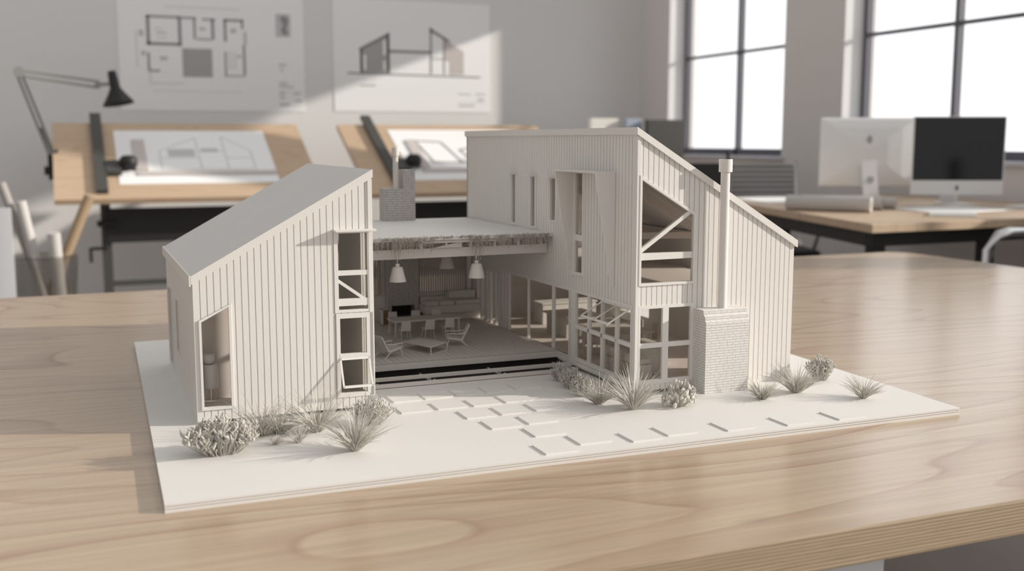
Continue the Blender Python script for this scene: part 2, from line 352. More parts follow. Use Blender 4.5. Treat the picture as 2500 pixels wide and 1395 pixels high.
for a in [(1.98, 2.0, .87, .98), (2.13, 2.15, .98, 1.09), (2.13, 2.15, .87, .94)]: q_ = M(); rect(q_, *a, y=YB-.0055); q_.build('drawn_window', PAPER, p)
m.bm.free()
m = M()
for a in [(1.95, 2.07, .75, .765), (2.72, 2.82, .70, .71), (2.86, 2.94, .70, .712), (2.88, 2.93, .655, .675), (2.72, 2.85, .61, .625), (2.72, 2.95, .64, .643)]: q_ = M(); rect(q_, *a); q_.build('caption_line', INKL, p)
m.bm.free()

# drafting tables ----------------------------------------------------------
def board_pt(x, t, h=0):      # t 0 front edge .. 1 rear edge, h above the board
    n = Vector((0, -.435, .85)).normalized(); q = Vector((x, 5.4+.85*t, .025+.435*t))+n*h; return tuple(q)
def slab(m, x0, x1, t0, t1, h0, h1, mi=0, skew=0):
    f = lambda h: [board_pt(x0, t0, h), board_pt(x1, t0, h), board_pt(x1+skew, t1, h), board_pt(x0+skew, t1, h)]
    m.prism(f(h0), f(h1), mi)
def draft_table(x0, x1, lab, leg_x, bars):
    d = empty('drafting_table', label=lab, cat='drafting table', group=None)
    m = M(); slab(m, x0, x1, 0, 1.0, -.032, 0); m.build('drawing_board', BOARDW, d)
    for lx in leg_x:
        m = M(); m.box(lx-.027, lx+.027, 5.62, 5.68, FZ, .08); m.box(lx-.03, lx+.03, 5.45, 6.25, FZ, FZ+.05); m.build('leg', DGREY, d)
    m = M(); m.box(leg_x[0], leg_x[1], 5.60, 5.63, -.24, -.04); m.build('apron', BLACKM, d)
    m = M(); m.box(leg_x[0], leg_x[1], 5.64, 5.67, -.50, -.47); m.build('lower_rail', DGREY, d)
    m = M(); m.tube([(leg_x[0]-.09, 5.6, -.27), (leg_x[0], 5.6, -.27)], .01); m.tube([(leg_x[0]-.09, 5.6, -.35), (leg_x[0]-.09, 5.6, -.265)], .01); m.build('crank_handle', BLACKM, d)
    m = M(); m.tube([(leg_x[0]-.05, 5.58, -.125), (leg_x[0]+.06, 5.58, -.125)], .018); m.build('tilt_knob', BLACKM, d)
    rx = bars
    m = M(); slab(m, rx, rx+.065, .06, 1.09, .004, .03); m.build('guide_rail', DGREY, d)
    m = M(); slab(m, rx+.065, rx+.15, .27, .42, .01, .035); m.build('carriage', DGREY, d)
    m = M(); c = Vector(board_pt(rx+.19, .36, .04)); m.lathe([(0, .05), (.03, .048), (.05, .03), (.052, 0), (.04, -.03), (0, -.03)], c, 20); m.build('drafting_head', BLACKM, d, smooth=True)
    m = M(); slab(m, rx+.24, rx+1.05, .27, .315, .006, .014); slab(m, rx+.23, rx+.30, .33, .74, .006, .014); m.build('scale_ruler', INKW, d)
    return d
dt1 = draft_table(-.15, 1.36, 'light wood drafting table on the left, under the floor plan poster', (.118, 1.2), .07)
dt2 = draft_table(1.64, 3.12, 'light wood drafting table partly hidden behind the white house model', (1.93, 2.95), 1.82)
s = empty('drawing_sheet', label='drawing of house elevations on the left drafting table', cat='drawing')
m = M(); slab(m, .20, 1.12, .17, .885, .001, .0035); m.build('sheet', PAPER, s)
m = M()
def dl(m, a, b, wd=.006, h=.0036):   # ink line on the board between (x,t) points
    A = Vector(board_pt(*a, h)); Bv = Vector(board_pt(*b, h)); m.bar(A, Bv, wd, .0015, up=(0, -.435, .85))
for a, b in [((.45, .35), (.45, .6)), ((.45, .6), (.68, .78)), ((.68, .78), (.68, .35)), ((.45, .35), (1.0, .35)), ((.68, .6), (.84, .6)), ((.84, .35), (.84, .8)), ((.84, .8), (1.0, .6)), ((1.0, .6), (1.0, .35)), ((.45, .5), (.68, .5)), ((.84, .5), (1.0, .5))]: dl(m, a, b)
m.build('ink_lines', INKL, s)
m = M(); slab(m, .50, .66, .52, .62, .0036, .0048); slab(m, .70, .8, .58, .63, .0036, .0048); m.build('ink_shading', INKL, s)
s = empty('drawing_sheet', label='drawing with dark angular outlines on the right drafting table', cat='drawing')
m = M(); slab(m, 1.97, 2.95, .17, .915, .001, .0035); m.build('sheet', PAPER, s)
m = M()
for a, b in [((2.12, .74), (2.17, .42)), ((2.12, .74), (2.30, .72)), ((2.30, .72), (2.37, .40)), ((2.17, .42), (2.6, .40)), ((2.40, .60), (2.6, .66)), ((2.46, .40), (2.40, .60))]: dl(m, a, b, .02)
m.build('ink_lines', INK, s)

# desk lamp ------------------------------------------------------------------
L = empty('desk_lamp', (-.17, 5.9, .17), label='black articulated desk lamp clamped to left drafting table', cat='lamp')
lp = lambda x, z, y=5.9: (x+.17, y-5.9, z-.17)
m = M(); m.box(-.03, .02, -.03, .03, -.02, .03); m.tube([lp(-.165, .12), lp(-.165, .27)], .014); m.tube([lp(-.17, .20), lp(-.10, .205)], .008); m.tube([lp(-.16, .2), lp(-.125, .3)], .008); m.build('clamp', BLACKM, L)
m = M(); m.tube([lp(-.16, .24), lp(-.318, .735)], .007); m.tube([lp(-.135, .26), lp(-.29, .73)], .007); m.tube([lp(-.145, .27), lp(-.20, .43)], .011); m.build('lower_arm', DGREY, L)
m = M(); m.tube([lp(-.318, .76), lp(.13, .70)], .0075); m.tube([lp(-.29, .725), lp(.12, .665)], .0075); m.build('upper_arm', MESHG, L)
for a_, b_, r_q in ((lp(-.305, .745, 5.88), lp(-.305, .745, 5.92), .032), (lp(.12, .68, 5.88), lp(.12, .68, 5.92), .02), (lp(.12, .682), lp(.2, .69), .01)):
    m = M(); m.tube([a_, b_], r_q, 16); m.build('joint', MESHG, L)
m = M(); m.lathe([(0, .10), (.024, .10), (.028, .05), (.03, .0), (.05, -.035), (.085, -.085), (.092, -.10), (.088, -.10), (.045, -.035), (.02, 0), (0, .02)], (0, 0, 0), 28)
o = m.build('lamp_shade', BLACKM, L, smooth=True); o.location = lp(.215, .665); o.rotation_euler = (R(-6), R(-9), 0)

# bin with paper rolls ---------------------------------------------------------
bn = empty('waste_bin', (-.205, 4.9, FZ), label='smoky translucent round bin holding paper rolls', cat='bin')
m = M(); m.lathe([(.13, 0), (.16, .50), (.153, .50), (.125, .006), (0, .006)], (0, 0, 0), 32); m.build('bin_body', BING, bn, smooth=True)
m = M(); m.tube([(.158*math.cos(2*PI*k/28), .158*math.sin(2*PI*k/28), .5) for k in range(29)], .004, 6, caps=False); m.build('rim', BING, bn)
def roll(a, b, r, mt, lab, name='paper_roll', cat='paper roll', grp='rolls in the bin'):
    m = M(); m.tube([a, b], r, 18); o = m.build(name, mt, None, smooth=False); return tag(o, lab, cat)
roll((-.385, 4.9, .14), (-.13, 4.9, FZ+.02), .022, SOFTG, 'long thin grey paper roll leaning out of the bin, tallest')
roll((-.30, 4.85, .05), (-.17, 4.88, FZ+.02), .027, ROLLM, 'pale thick paper roll leaning in the middle of the bin')
roll((-.155, 4.82, -.11), (-.13, 4.9, FZ+.02), .032, ROLLM, 'short white paper roll at front of the bin')
roll((.025, 5.0, .06), (-.30, 4.9, FZ+.03), .027, TANW, 'light wooden pole standing in the bin', 'wooden_pole', 'pole')
m = M(); m.box(-.80, -.335, 4.62, 4.66, FZ, .03); tag(m.build('white_panel', LEGW, None), 'white panel standing at left edge beside the bin', 'panel')

# desk, computers, chairs on the right --------------------------------------------
DZ = .05
dk = empty('office_desk', (0, 0, 0), label='long light wood desk with black frame along the windows', cat='desk')
m = M(); tp = [(2.60, 2.03), (4.20, 2.08), (4.24, 3.80), (3.06, 3.80)]
m.prism([(x, y, DZ-.032) for x, y in tp], [(x, y, DZ) for x, y in tp]); m.build('desktop', DESKW, dk, bevel=.002)
m = M(); m.bar((2.70, 2.15, DZ-.062), (3.10, 3.74, DZ-.062), .04, .06); m.bar((2.68, 2.14, DZ-.062), (4.15, 2.18, DZ-.062), .04, .06); m.bar((3.10, 3.74, DZ-.062), (4.15, 3.74, DZ-.062), .04, .06); m.build('frame', BLACKM, dk)
for x, y in [(2.73, 2.16), (3.11, 3.72), (2.93, 3.0), (3.3, 2.18), (3.62, 2.18), (4.1, 3.7)]:
    m = M(); m.box(x-.025, x+.025, y-.025, y+.025, FZ, DZ-.04); m.build('leg', BLACKM, dk)
def apple(m, mp, s=1.0):
    pts = []
    for k in range(40):
        a = 2*PI*k/40; r = .5+.06*math.cos(2*a+PI)+.03*math.cos(4*a); x = r*math.cos(a); z = r*math.sin(a)*1.08
        if (x-.62)**2+(z-.05)**2 < .25**2: x = .62-math.sqrt(max(0, .25**2-(z-.05)**2))
        if abs(x) < .12 and z > .3: z -= .07*(1-abs(x)/.12)
        pts.append((x*s, z*s))
    m.mp = mp; m.poly(pts, 0, .0008); m.poly([(0, .58*s), (.05*s, .62*s), (.22*s, .86*s), (.2*s, .9*s), (.05*s, .8*s), (-.01*s, .68*s)], 0, .0008); m.mp = None
def imac(loc, rz, lab, W_=.56, H_=.375, z0=.085):
    e = empty('desktop_computer', loc, rz, lab, 'computer')   # screen faces -y; origin on desk
    h = H_
    m = M(); hw = W_/2
    # shell: front rectangle tapering to a smaller, rounded rear
    rows = []
    for sc, y in ((1, 0), (1, .006), (.93, .014), (.7, .026), (.4, .036), (.15, .04)):
        rows.append([(-hw*sc, y, z0+h/2-h/2*sc), (hw*sc, y, z0+h/2-h/2*sc), (hw*sc, y, z0+h/2+h/2*sc), (-hw*sc, y, z0+h/2+h/2*sc)])
    vr = [[m.v(q) for q in rw] for rw in rows]
    m.face(vr[0]); m.face(vr[-1][::-1])
    for i in range(len(vr)-1):
        for k in range(4): m.face([vr[i][k], vr[i][(k+1) % 4], vr[i+1][(k+1) % 4], vr[i+1][k]])
    m.build('casing', ALU, e, smooth=False)
    B('screen', SCREEN, e, (-hw+.006, hw-.006, -.002, 0, z0+h*.185, z0+h-.005))
    m = M(); m.prism([(-.04, .03, z0+h*.42), (.04, .03, z0+h*.42), (.04, .036, z0+h*.42), (-.04, .036, z0+h*.42)], [(-.04, .10, .008), (.04, .10, .008), (.04, .106, .008), (-.04, .106, .008)])
    m.build('stand', ALU, e)
    m = M(); m.tube([(0, .075, .10), (0, .089, .098)], .018, 18); m.build('cable_hole', INKL, e)
    m = M(); m.box(-.07, .07, -.06, .108, 0, .007); m.build('foot', ALU, e, bevel=.002)
    m = M(); apple(m, (lambda s_, z, n: (-s_, .0395+n, z0+h*.68+z)) if True else None, .033); m.build('logo', INKM, e)
    m = M(); apple(m, lambda s_, z, n: (s_, -.0005-n, z0+h*.085+z), .017); m.build('logo', DGREY, e)
    return e
imac((3.86, 3.55, DZ), R(180-24), 'desktop computer on the long desk seen from behind, silver back', .50, .36, .062)
imac((3.80, 2.85, DZ), R(-24), 'desktop computer on the long desk with black screen facing camera', .43, .365, .048)
# rolls on desk
for a, b, r, lab in [((2.83, 2.84, DZ+.033), (3.05, 2.56, DZ+.033), .033, 'thick paper roll lying nearest the desk corner'), ((2.98, 2.93, DZ+.03), (3.205, 2.67, DZ+.03), .03, 'paper roll lying in the middle of three on the desk'), ((3.10, 2.98, DZ+.026), (3.325, 2.72, DZ+.026), .026, 'paper roll lying closest to the computers')]:
    m = M(); a = Vector(a); b = Vector(b); m.tube([a, b], r, 20); d = (b-a).normalized()
    e = tag(m.build('paper_roll', ROLLM, None), lab, 'paper roll', 'rolls on the desk')
    m = M(); m.tube([b+d*.0005, b+d*.002], r*.55, 16); m.build('roll_hollow', SOFTG, e)
def flat(name, pts, z0, z1, mt, lab, cat): 
    m = M(); m.prism([(x, y, z0) for x, y in pts], [(x, y, z1) for x, y in pts]); return tag(m.build(name, mt, None), lab, cat)
flat('paper_sheet', [(3.25, 2.35), (3.75, 2.45), (3.7, 2.75), (3.3, 2.7)], DZ+.0005, DZ+.004, PAPER, 'white papers spread beneath the black-screened computer', 'paper')
flat('paper_sheet', [(3.02, 3.25), (3.45, 3.3), (3.45, 3.72), (3.12, 3.72)], DZ+.0005, DZ+.006, PAPER, 'white papers at far left of the long desk beside rolls', 'paper')
flat('keyboard', [(3.10, 2.28), (3.24, 2.17), (3.36, 2.30), (3.22, 2.40)], DZ+.0005, DZ+.01, ALU, 'small white keyboard lying at the front of long desk', 'keyboard')
flat('document_folder', [(3.85, 2.2), (4.15, 2.2), (4.15, 2.6), (3.85, 2.6)], DZ+.0005, DZ+.012, PAPER, 'white papers at right end of the long desk', 'paper')
# office chairs
def chair(loc, rz, lab, mt, backm, ribs=True, hb=.42, lean=.06):
    e = empty('office_chair', loc, rz, lab, 'chair')   # faces -y... back at +y
    m = M(); m.box(-.24, .24, -.24, .22, .40, .45); m.build('seat', mt, e, bevel=.015)
    m = M()
    if ribs:
        for k in range(11): 
            z = .60+k*hb/11; m.box(-.22, .22, .235+lean*k/11, .250+lean*k/11, z, z+hb/11*.72)
    else: m.prism([(-.22, .22, .55), (.22, .22, .55), (.22, .25, .55), (-.22, .25, .55)], [(-.20, .26, .55+hb), (.20, .26, .55+hb), (.20, .30, .55+hb), (-.20, .30, .55+hb)])
    m.build('backrest', backm, e)
    for sx in (-1, 1):
        m = M(); m.tube([(sx*.23, .1, .43), (sx*.24, .24, .5), (sx*.24, .25, .6), (sx*.235, .25+lean, .62+hb)], .012, 8); m.build('back_frame', CHROME if ribs else BLACKM, e, smooth=True)
        m = M(); m.tube([(sx*.25, .22, .66), (sx*.26, .0, .67), (sx*.26, -.18, .66), (sx*.25, -.2, .6), (sx*.24, -.1, .44)], .011, 8); m.build('armrest', CHROME if ribs else mt, e, smooth=True)
    m = M(); m.tube([(0, 0, .08), (0, 0, .40)], .025, 12)
    for k in range(5):
        a = 2*PI*k/5; m.bar((0, 0, .09), (.29*math.cos(a), .29*math.sin(a), .06), .04, .025)
    m.build('base', BLACKM, e)
    for k in range(5):
        a = 2*PI*k/5; m = M(); m.tube([(.29*math.cos(a)-.02, .29*math.sin(a), .028), (.29*math.cos(a)+.02, .29*math.sin(a), .028)], .028, 12); m.build('castor', BLACKM, e)
    return e
chair((3.78, 4.28, FZ), R(-20), 'office chair with grey ribbed mesh back behind the flue pipe', BLACKM, MESHG, True, .34)
chair((3.21, 4.16, FZ), R(-20), 'black office chair with solid back left of the mesh chair', BLACKM, BLACKM, False, .40)
# chrome framed chair at right
e = empty('cantilever_chair', (3.46, 1.75, FZ), R(0), 'chair with chrome tube frame at right edge of the frame', 'chair')
for y in (-.25, .2):
    m = M(); m.tube([(.40, y, .0+.012), (-.36, y, .012), (-.39, y, .03), (-.405, y, .30), (-.39, y, .62), (-.34, y, .672), (-.28, y, .68), (.25, y, .665)], .017, 10); m.build('frame_tube', CHROME, e, smooth=True)
e.scale = (1, 1, 1.09); m = M(); m.box(-.2, .25, -.24, .19, .42, .45); m.build('seat', BLACKM, e); m = M(); m.box(.24, .28, -.24, .19, .45, .9); m.build('backrest', BLACKM, e)
# far desk with monitors near the corner
fd = empty('side_desk', (0, 0, 0), label='far desk in the corner behind the house model', cat='desk')
B('desktop', DESKW, fd, (3.2, 4.2, 5.3, 6.2, -.01, .02))
for x, y in ((3.24, 5.34), (4.16, 5.34), (3.24, 6.16), (4.16, 6.16)): B('leg', BLACKM, fd, (x-.02, x+.02, y-.02, y+.02, FZ, -.01))
def monitor(x0, x1, y, z0, z1, mt, lab, name='monitor', cat='monitor'):
    e = empty(name, ((x0+x1)/2, y, .02), 0, lab, cat); hw = (x1-x0)/2
    m = M(); m.box(-hw, hw, -.02, .02, z0-.02, z1-.02); m.build('panel', mt, e, bevel=.004)
    m = M(); m.box(-.03, .03, .02, .04, .0, z0+.08); m.box(-.1, .1, -.06, .1, 0, .01); m.build('stand', mt, e); return e
monitor(3.284, 3.499, 5.7, .30, .505, WHITEP, 'small white box shaped monitor furthest left behind the roof')
monitor(3.535, 3.655, 5.65, .28, .505, BLUEG, 'narrow blue-grey box between the white and black monitors')
monitor(3.675, 3.972, 5.6, .12, .497, DGREY, 'dark monitor in front of the left window')

# ------------------------------------------------------------------ big table
TZT, TZB = -.0088, -.0457
tb = empty('work_table', (0, 0, 0), label='large plywood table the white house model stands on', cat='table')
m = M(); out = [(-1.6, -.285), (2.40, -.285), (2.43, -.25)]
rc = .07; cx, cy = 2.43-rc, 1.70-rc
for k in range(9): a = PI/2*k/8; out.append((cx+rc*math.cos(a), cy+rc*math.sin(a)))
out += [(-1.6, 1.62)]
a_ = [m.v((x, y, TZB)) for x, y in out]; b_ = [m.v((x, y, TZT)) for x, y in out]; n = len(out)
m.face(a_[::-1], 0); m.face(b_, 0)
for i in range(n): m.face([a_[i], a_[(i+1) % n], b_[(i+1) % n], b_[i]], 1)
m.build('tabletop', [TABLEW, PLY], tb, bevel=.0018)
for x, y in ((.63, -.2), (-1.45, -.2), (2.3, 1.55), (-1.45, 1.45)):
    m = M(); m.box(x-.05, x+.04, y-.04, y+.04, FZ, TZB); m.build('leg', LEGW, tb, bevel=.004)

# ------------------------------------------------------------------ base board
bb = empty('model_base_board', (0, 0, 0), label='flat white layered base board under the house model', cat='base board')
quad = [(0, 0), (1, 0), (1.042, .915), (.022, .909)]
def layer(name, z0, z1, ins, mt):
    q = [(quad[0][0]+ins, quad[0][1]+ins), (quad[1][0]-ins, quad[1][1]+ins), (quad[2][0]-ins, quad[2][1]-ins), (quad[3][0]+ins, quad[3][1]-ins)]
    m = M(); m.prism([(x, y, z0) for x, y in q], [(x, y, z1) for x, y in q]); m.build(name, mt, bb)
layer('lower_sheet', -.0088, -.0055, 0, PLAIN); layer('glue_seam', -.0055, -.0049, .0007, SEAM); layer('middle_sheet', -.0049, -.0028, 0, PLAIN)
layer('glue_seam', -.0028, -.0022, .0007, SEAM); layer('upper_sheet', -.0022, 0, 0, PLAIN)

# paving slabs -----------------------------------------------------------------------
ST = [(.318,.307),(.363,.309),(.409,.311),(.454,.313),(.499,.315),(.311,.247),(.361,.248),(.410,.247),(.457,.250),(.380,.190),(.428,.192),(.477,.194),(.391,.132),(.442,.137),(.426,.081),(.408,.010),(.461,.031),(.523,.018),(.574,.025),(.652,.017),(.734,.010),(.811,.008)]
names = ['leftmost of the five slabs nearest the deck steps', 'second from left of the five slabs nearest the deck steps', 'middle of the five slabs nearest the deck steps', 'fourth from left of five slabs nearest the deck steps', 'rightmost of the five slabs nearest the deck steps',
 'leftmost of four slabs in the second row from the deck', 'second of four slabs in the second row from the deck', 'third of four slabs in the second row from the deck', 'rightmost of four slabs in the second row from the deck',
 'leftmost of three slabs in the third row from deck', 'middle of three slabs in the third row from deck', 'rightmost of three slabs in the third row from deck',
 'left of the pair of slabs in the fourth row', 'right of the pair of slabs in the fourth row', 'single slab alone between the pair and the front slabs',
 'slab closest to the front edge at left end of the front row', 'second slab from left in the front row', 'third slab from left in the front row', 'fourth slab from left in the front row', 'slab standing alone in front of the brick chimney', 'second slab from the right end of front row', 'rightmost slab near the right corner of the base board']
slab0 = None
for (x, y), nm in zip(ST, names):
    if slab0 is None:
        m = M(); m.box(0, .040, 0, .040, 0, .0018); slab0 = m.build('paving_slab', PLAIN, None); o = slab0
    else: o = slab0.copy(); COL.objects.link(o)
    o.location = (x, y, 0); o.scale = (1, 1 if y < .2 else .93, 1)
    tag(o, 'square white paving slab, '+nm, 'paving slab', 'paving slabs on the base board')

# ------------------------------------------------------------------ left wing
LW, LD = .2239, .4018
wl = empty('model_house_wing', (.06244, .28929, 0), -.0025, 'left wing of the white model with mono-pitch roof and grooved boards', 'house model')
rt = lambda s: .1866-.0101+(s/LW)*(.3114-.1866)
ang = lambda s: .1307+(s-.0058)*(.1493-.1307)/(.0434-.0058)-.0012
fo = [(.0078, .0424, .0205, lambda s: .1300+(s-.0078)*.0172/.0346), (.178, .2183, .1321, .2335), (.178, .2203, .021, .1275)]
facade('front_wall', WHITE, wl, FRONT, 0, LW, .0045, rt, fo, .0083, gap=.0011)
sopen = [(.205, .236, .052, .127), (.315, .365, .011, .13)]
facade('left_wall', WHITE, wl, SIDE, .0062, LD, .0, lambda s: rt(0), sopen, 0)
facade('courtyard_wall', WHITE, wl, lambda s, z, n: (LW+n, s, z), .0062, LD, .004, lambda s: rt(LW), [(.012, .034, .02, .128), (.012, .034, .135, .232), (.16, .38, .16, .27)], .009)
facade('rear_wall', WHITE, wl, lambda s, z, n: (s, LD+n, z), .0, LW, .004, rt, [], 0)
B('floor_plate', INNER, wl, (.006, LW-.006, .006, LD-.006, .008, .014))
m = M()
m.prism([(.006, .078, .014), (.17, .078, .014), (.17, .078, rt(.17)-.001), (.006, .078, rt(.006)-.001)], [(.006, .083, .014), (.17, .083, .014), (.17, .083, rt(.17)-.001), (.006, .083, rt(.006)-.001)])
m.build('partition', INNER, wl)
# roof
ov = .002; sl = (.3114-.1866)/LW; zr = lambda x: .1866+x*sl
m = M(); m.prism([(-ov, -ov, zr(-ov)-.0101), (LW+ov, -ov, zr(LW+ov)-.0101), (LW+ov, -ov, zr(LW+ov)), (-ov, -ov, zr(-ov))], [(-ov, LD+ov, zr(-ov)-.0101), (LW+ov, LD+ov, zr(LW+ov)-.0101), (LW+ov, LD+ov, zr(LW+ov)), (-ov, LD+ov, zr(-ov))])
m.build('roof', ROOFM, wl)
m = M(); m.bar((-ov-.001, -ov-.001, zr(-ov)-.0055), (-ov-.001, LD+ov, zr(-ov)-.0055), .0022, .013); m.build('eaves_trim', WHITE, wl)
m = M(); m.prism([(-ov, -ov-.0012, zr(-ov)-.0101), (LW+ov, -ov-.0012, zr(LW+ov)-.0101), (LW+ov, -ov-.0012, zr(LW+ov)+.0004), (-ov, -ov-.0012, zr(-ov)+.0004)], [(-ov, -ov, zr(-ov)-.0101), (LW+ov, -ov, zr(LW+ov)-.0101), (LW+ov, -ov, zr(LW+ov)+.0004), (-ov, -ov, zr(-ov)+.0004)])
m.build('verge_trim', WHITE, wl)
B('corner_post', WHITE, wl, (LW-.0045, LW+.0012, -.0014, .004, .0045, rt(LW)-.001))
def framed(parent, mp, outer, inner, n0, n1, glass=True, name='window_frame', gm=None):
    m = M(); m.mp = mp; m.ring(outer, inner, n0, n1); fr = m.build(name, WHITE, parent)
    if glass:
        m = M(); m.mp = mp; m.poly(inner, -.003, -.0024); m.build('pane', GLASS, fr)
    return fr
framed(wl, FRONT, [(.0056, .0182), (.0446, .0182), (.0446, .1500), (.0056, .1308)], [(.0086, .0215), (.0416, .0215), (.0416, .1462), (.0086, .1288)], -.004, .0018, name='door_frame', glass=False)
q = lambda a, b, c, d: [(a, c), (b, c), (b, d), (a, d)]
fr = framed(wl, FRONT, q(.1742, .2239, .1300, .2350), q(.1795, .2178, .1335, .2320), -.004, .0010)
m = M(); m.mp = FRONT; m.poly(q(.1790, .2185, .1779, .1842), -.004, .0004); m.poly(q(.1790, .2185, .1385, .1478), -.004, .0004); m.poly([(.1790, .1690), (.1790, .1740), (.2155, .1475), (.2085, .1475)], -.004, 0); m.build('glazing_bar', WHITE, fr)
fr = framed(wl, FRONT, q(.1755, .2235, .0190, .1290), q(.1803, .2150, .0245, .1225), -.004, .0014)
m = M(); m.mp = FRONT; m.poly(q(.1790, .2185, .0712, .0762), -.004, .0016); m.build('glazing_bar', WHITE, fr)
for ax, z0, z1 in ((.012, .02, .128), (.034, .02, .232), (.023, .02, .232)):
    m = M(); m.box(LW-.0065, LW-.0015, ax-.001, ax+.0015, z0, z1); m.build('side_mullion', WHITE, wl)
B('canopy', WHITE, wl, (.1735, .2262, -.0168, 0, .2350, .2372))
sash = [(-.0005, .0715), (-.018, .0715-.036)]
m = M()
def sp(s_, t, d): # on tilted sash: t 0 top..1 bottom, d offset outward
    return (s_, sash[0][0]+(sash[1][0]-sash[0][0])*t-d*.9, sash[0][1]+(sash[1][1]-sash[0][1])*t-d*.4)
def sbar(m, sa, sb, ta, tb_): m.prism([sp(sa, ta, 0), sp(sb, ta, 0), sp(sb, tb_, 0), sp(sa, tb_, 0)], [sp(sa, ta, .0015), sp(sb, ta, .0015), sp(sb, tb_, .0015), sp(sa, tb_, .0015)])
sbar(m, .1785, .2187, 0, .07); sbar(m, .1785, .2187, .93, 1.0); sbar(m, .1785, .181, 0, 1); sbar(m, .2162, .2187, 0, 1)
o = m.build('awning_sash', WHITE, wl); m = M(); sbar(m, .181, .2162, .07, .93); m.build('pane', GLASS, o)
m = M(); m.mp = SIDE
framed(wl, SIDE, q(.203, .238, .050, .129), q(.2055, .2355, .0525, .1265), -.004, .0014)
framed(wl, SIDE, q(.313, .367, .009, .132), q(.316, .364, .012, .129), -.004, .0014)
# stove-like tub inside the left wing
wc = empty('wash_tub', (.06244+.024, .28929+.06, .014), 0, 'round tub on legs with bowl on top, seen through the door opening', 'tub')
m = M(); m.lathe([(0, .019), (.0088, .019), (.0092, .022), (.0092, .049), (.0085, .050), (0, .050)], (0, 0, 0), 28); m.build('drum', PLAIN, wc, smooth=False)
m = M(); m.lathe([(0, .050), (.0052, .051), (.0078, .056), (.0084, .0645), (.0076, .0645), (.007, .057), (0, .054)], (-.0015, 0, 0), 28); m.build('bowl', PLAIN, wc, smooth=True)
for k in range(3):
    a = 2*PI*k/3-.6; m = M(); m.tube([(.006*math.cos(a), .006*math.sin(a), .02), (.0075*math.cos(a), .0075*math.sin(a), 0)], [.0007, .0004], 6); m.build('leg', FURN, wc)

# ------------------------------------------------------------------ right wing
RW, RD = .2615, .6518
wr = empty('model_house_wing', (.63874, .22647, 0), .0126, 'right taller wing of the white model with steep roof and glass side', 'house model')
rtr = lambda s: .3656-.0095-(s/RW)*(.3656-.2075)
gl = (.1235-.0, )
upw = (.0062, .0908, .1540, lambda s: .3000+(s-.0062)*(-.0510/.0846)); low = (.0062, .0893, .0165, .1212)
facade('front_wall', WHITE, wr, FRONT, 0, RW, lambda s: .0045, rtr, [upw, low], .0081, gap=.0011)
B('plinth', WHITE, wr, (.16, RW, -.0, .006, 0, .0045))
slots = [(.413, .433, .209, .2925), (.3325, .354, .2085, .2915), (.2535, .278, .2235, .291), (.1605, .1895, .1490, .3005)]
facade('courtyard_wall', WHITE, wr, SIDE, .0062, RD, .0045, lambda s: rtr(0), slots+[(.0125, .475, .0165, .1225), (.4925, .60, .0140, .1150)], .0092, gap=.0016)
facade('outer_wall', WHITE, wr, lambda s, z, n: (RW+n, s, z), .0062, RD, 0, lambda s: rtr(RW), [(.20, .30, .075, .12), (.40, .52, .03, .12), (.02, .10, .03, .11), (.02, .26, .142, .192), (.46, .63, .142, .192)], 0)  # upper openings are added out of view to let light into the rooms
facade('rear_wall', WHITE, wr, lambda s, z, n: (s, RD+n, z), 0, RW, 0, rtr, [], 0)
B('floor_plate', INNER, wr, (.006, RW-.006, .006, RD-.006, .0085, .0135))
B('upper_floor', INNER, wr, (.006, RW-.006, .006, RD-.006, .1245, .1370))
B('base_ledge', WHITE, wr, (-.0025, .0, .0, .48, .0075, .0130))
slr = (.3656-.2075)/RW; zrr = lambda x: .3656-x*slr
m = M(); A = [(-ov, zrr(-ov)-.0095), (RW+.003, zrr(RW+.003)-.0095), (RW+.003, zrr(RW+.003)), (-ov, zrr(-ov))]
m.prism([(x, -ov, z) for x, z in A], [(x, RD+ov, z) for x, z in A]); m.build('roof', ROOFM, wr)
B('ridge_fascia', WHITE, wr, (-ov-.0012, -ov, -ov, RD+ov, zrr(0)-.0085, zrr(0)+.001))
m = M(); A = [(-ov-.0012, zrr(-ov)-.0095), (RW+.004, zrr(RW+.004)-.0098), (RW+.004, zrr(RW+.004)+.0004), (-ov-.0012, zrr(-ov)+.0004)]
m.prism([(x, -ov-.0014, z) for x, z in A], [(x, -ov, z) for x, z in A]); m.build('verge_trim', WHITE, wr)
B('corner_post', WHITE, wr, (-.0012, .004, -.0012, .004, .0045, rtr(0)-.001))
# upper front window
to = lambda s: .3030+(s-.003)*(-.0545/.0906)
fr = framed(wr, FRONT, [(.0032, .1515), (.0938, .1515), (.0938, to(.0938)), (.0032, to(.0032))], [(.0066, .1550), (.0890, .1550), (.0890, to(.0890)-.0042), (.0066, to(.0066)-.0042)], -.0045, .0020)
m = M(); m.mp = FRONT; m.poly([(.006, .1955), (.006, .2018), (.0825, .2535), (.0865, .2510), (.0865, .2495)], -.006, -.0005); m.poly([(.006, .1868), (.0895, .1873), (.0895, .1960), (.006, .1965)], -.007, 0); m.build('brace', WHITE, fr)
# lower front window, four panes
fr = framed(wr, FRONT, q(.0036, .0925, .0135, .1238), q(.0072, .0875, .0195, .1195), -.004, .0012)
m = M(); m.mp = FRONT; m.poly(q(.0425, .0520, .0165, .1215), -.004, .0010); m.poly(q(.006, .089, .0645, .0712), -.004, .0008); m.build('glazing_bar', WHITE, fr)
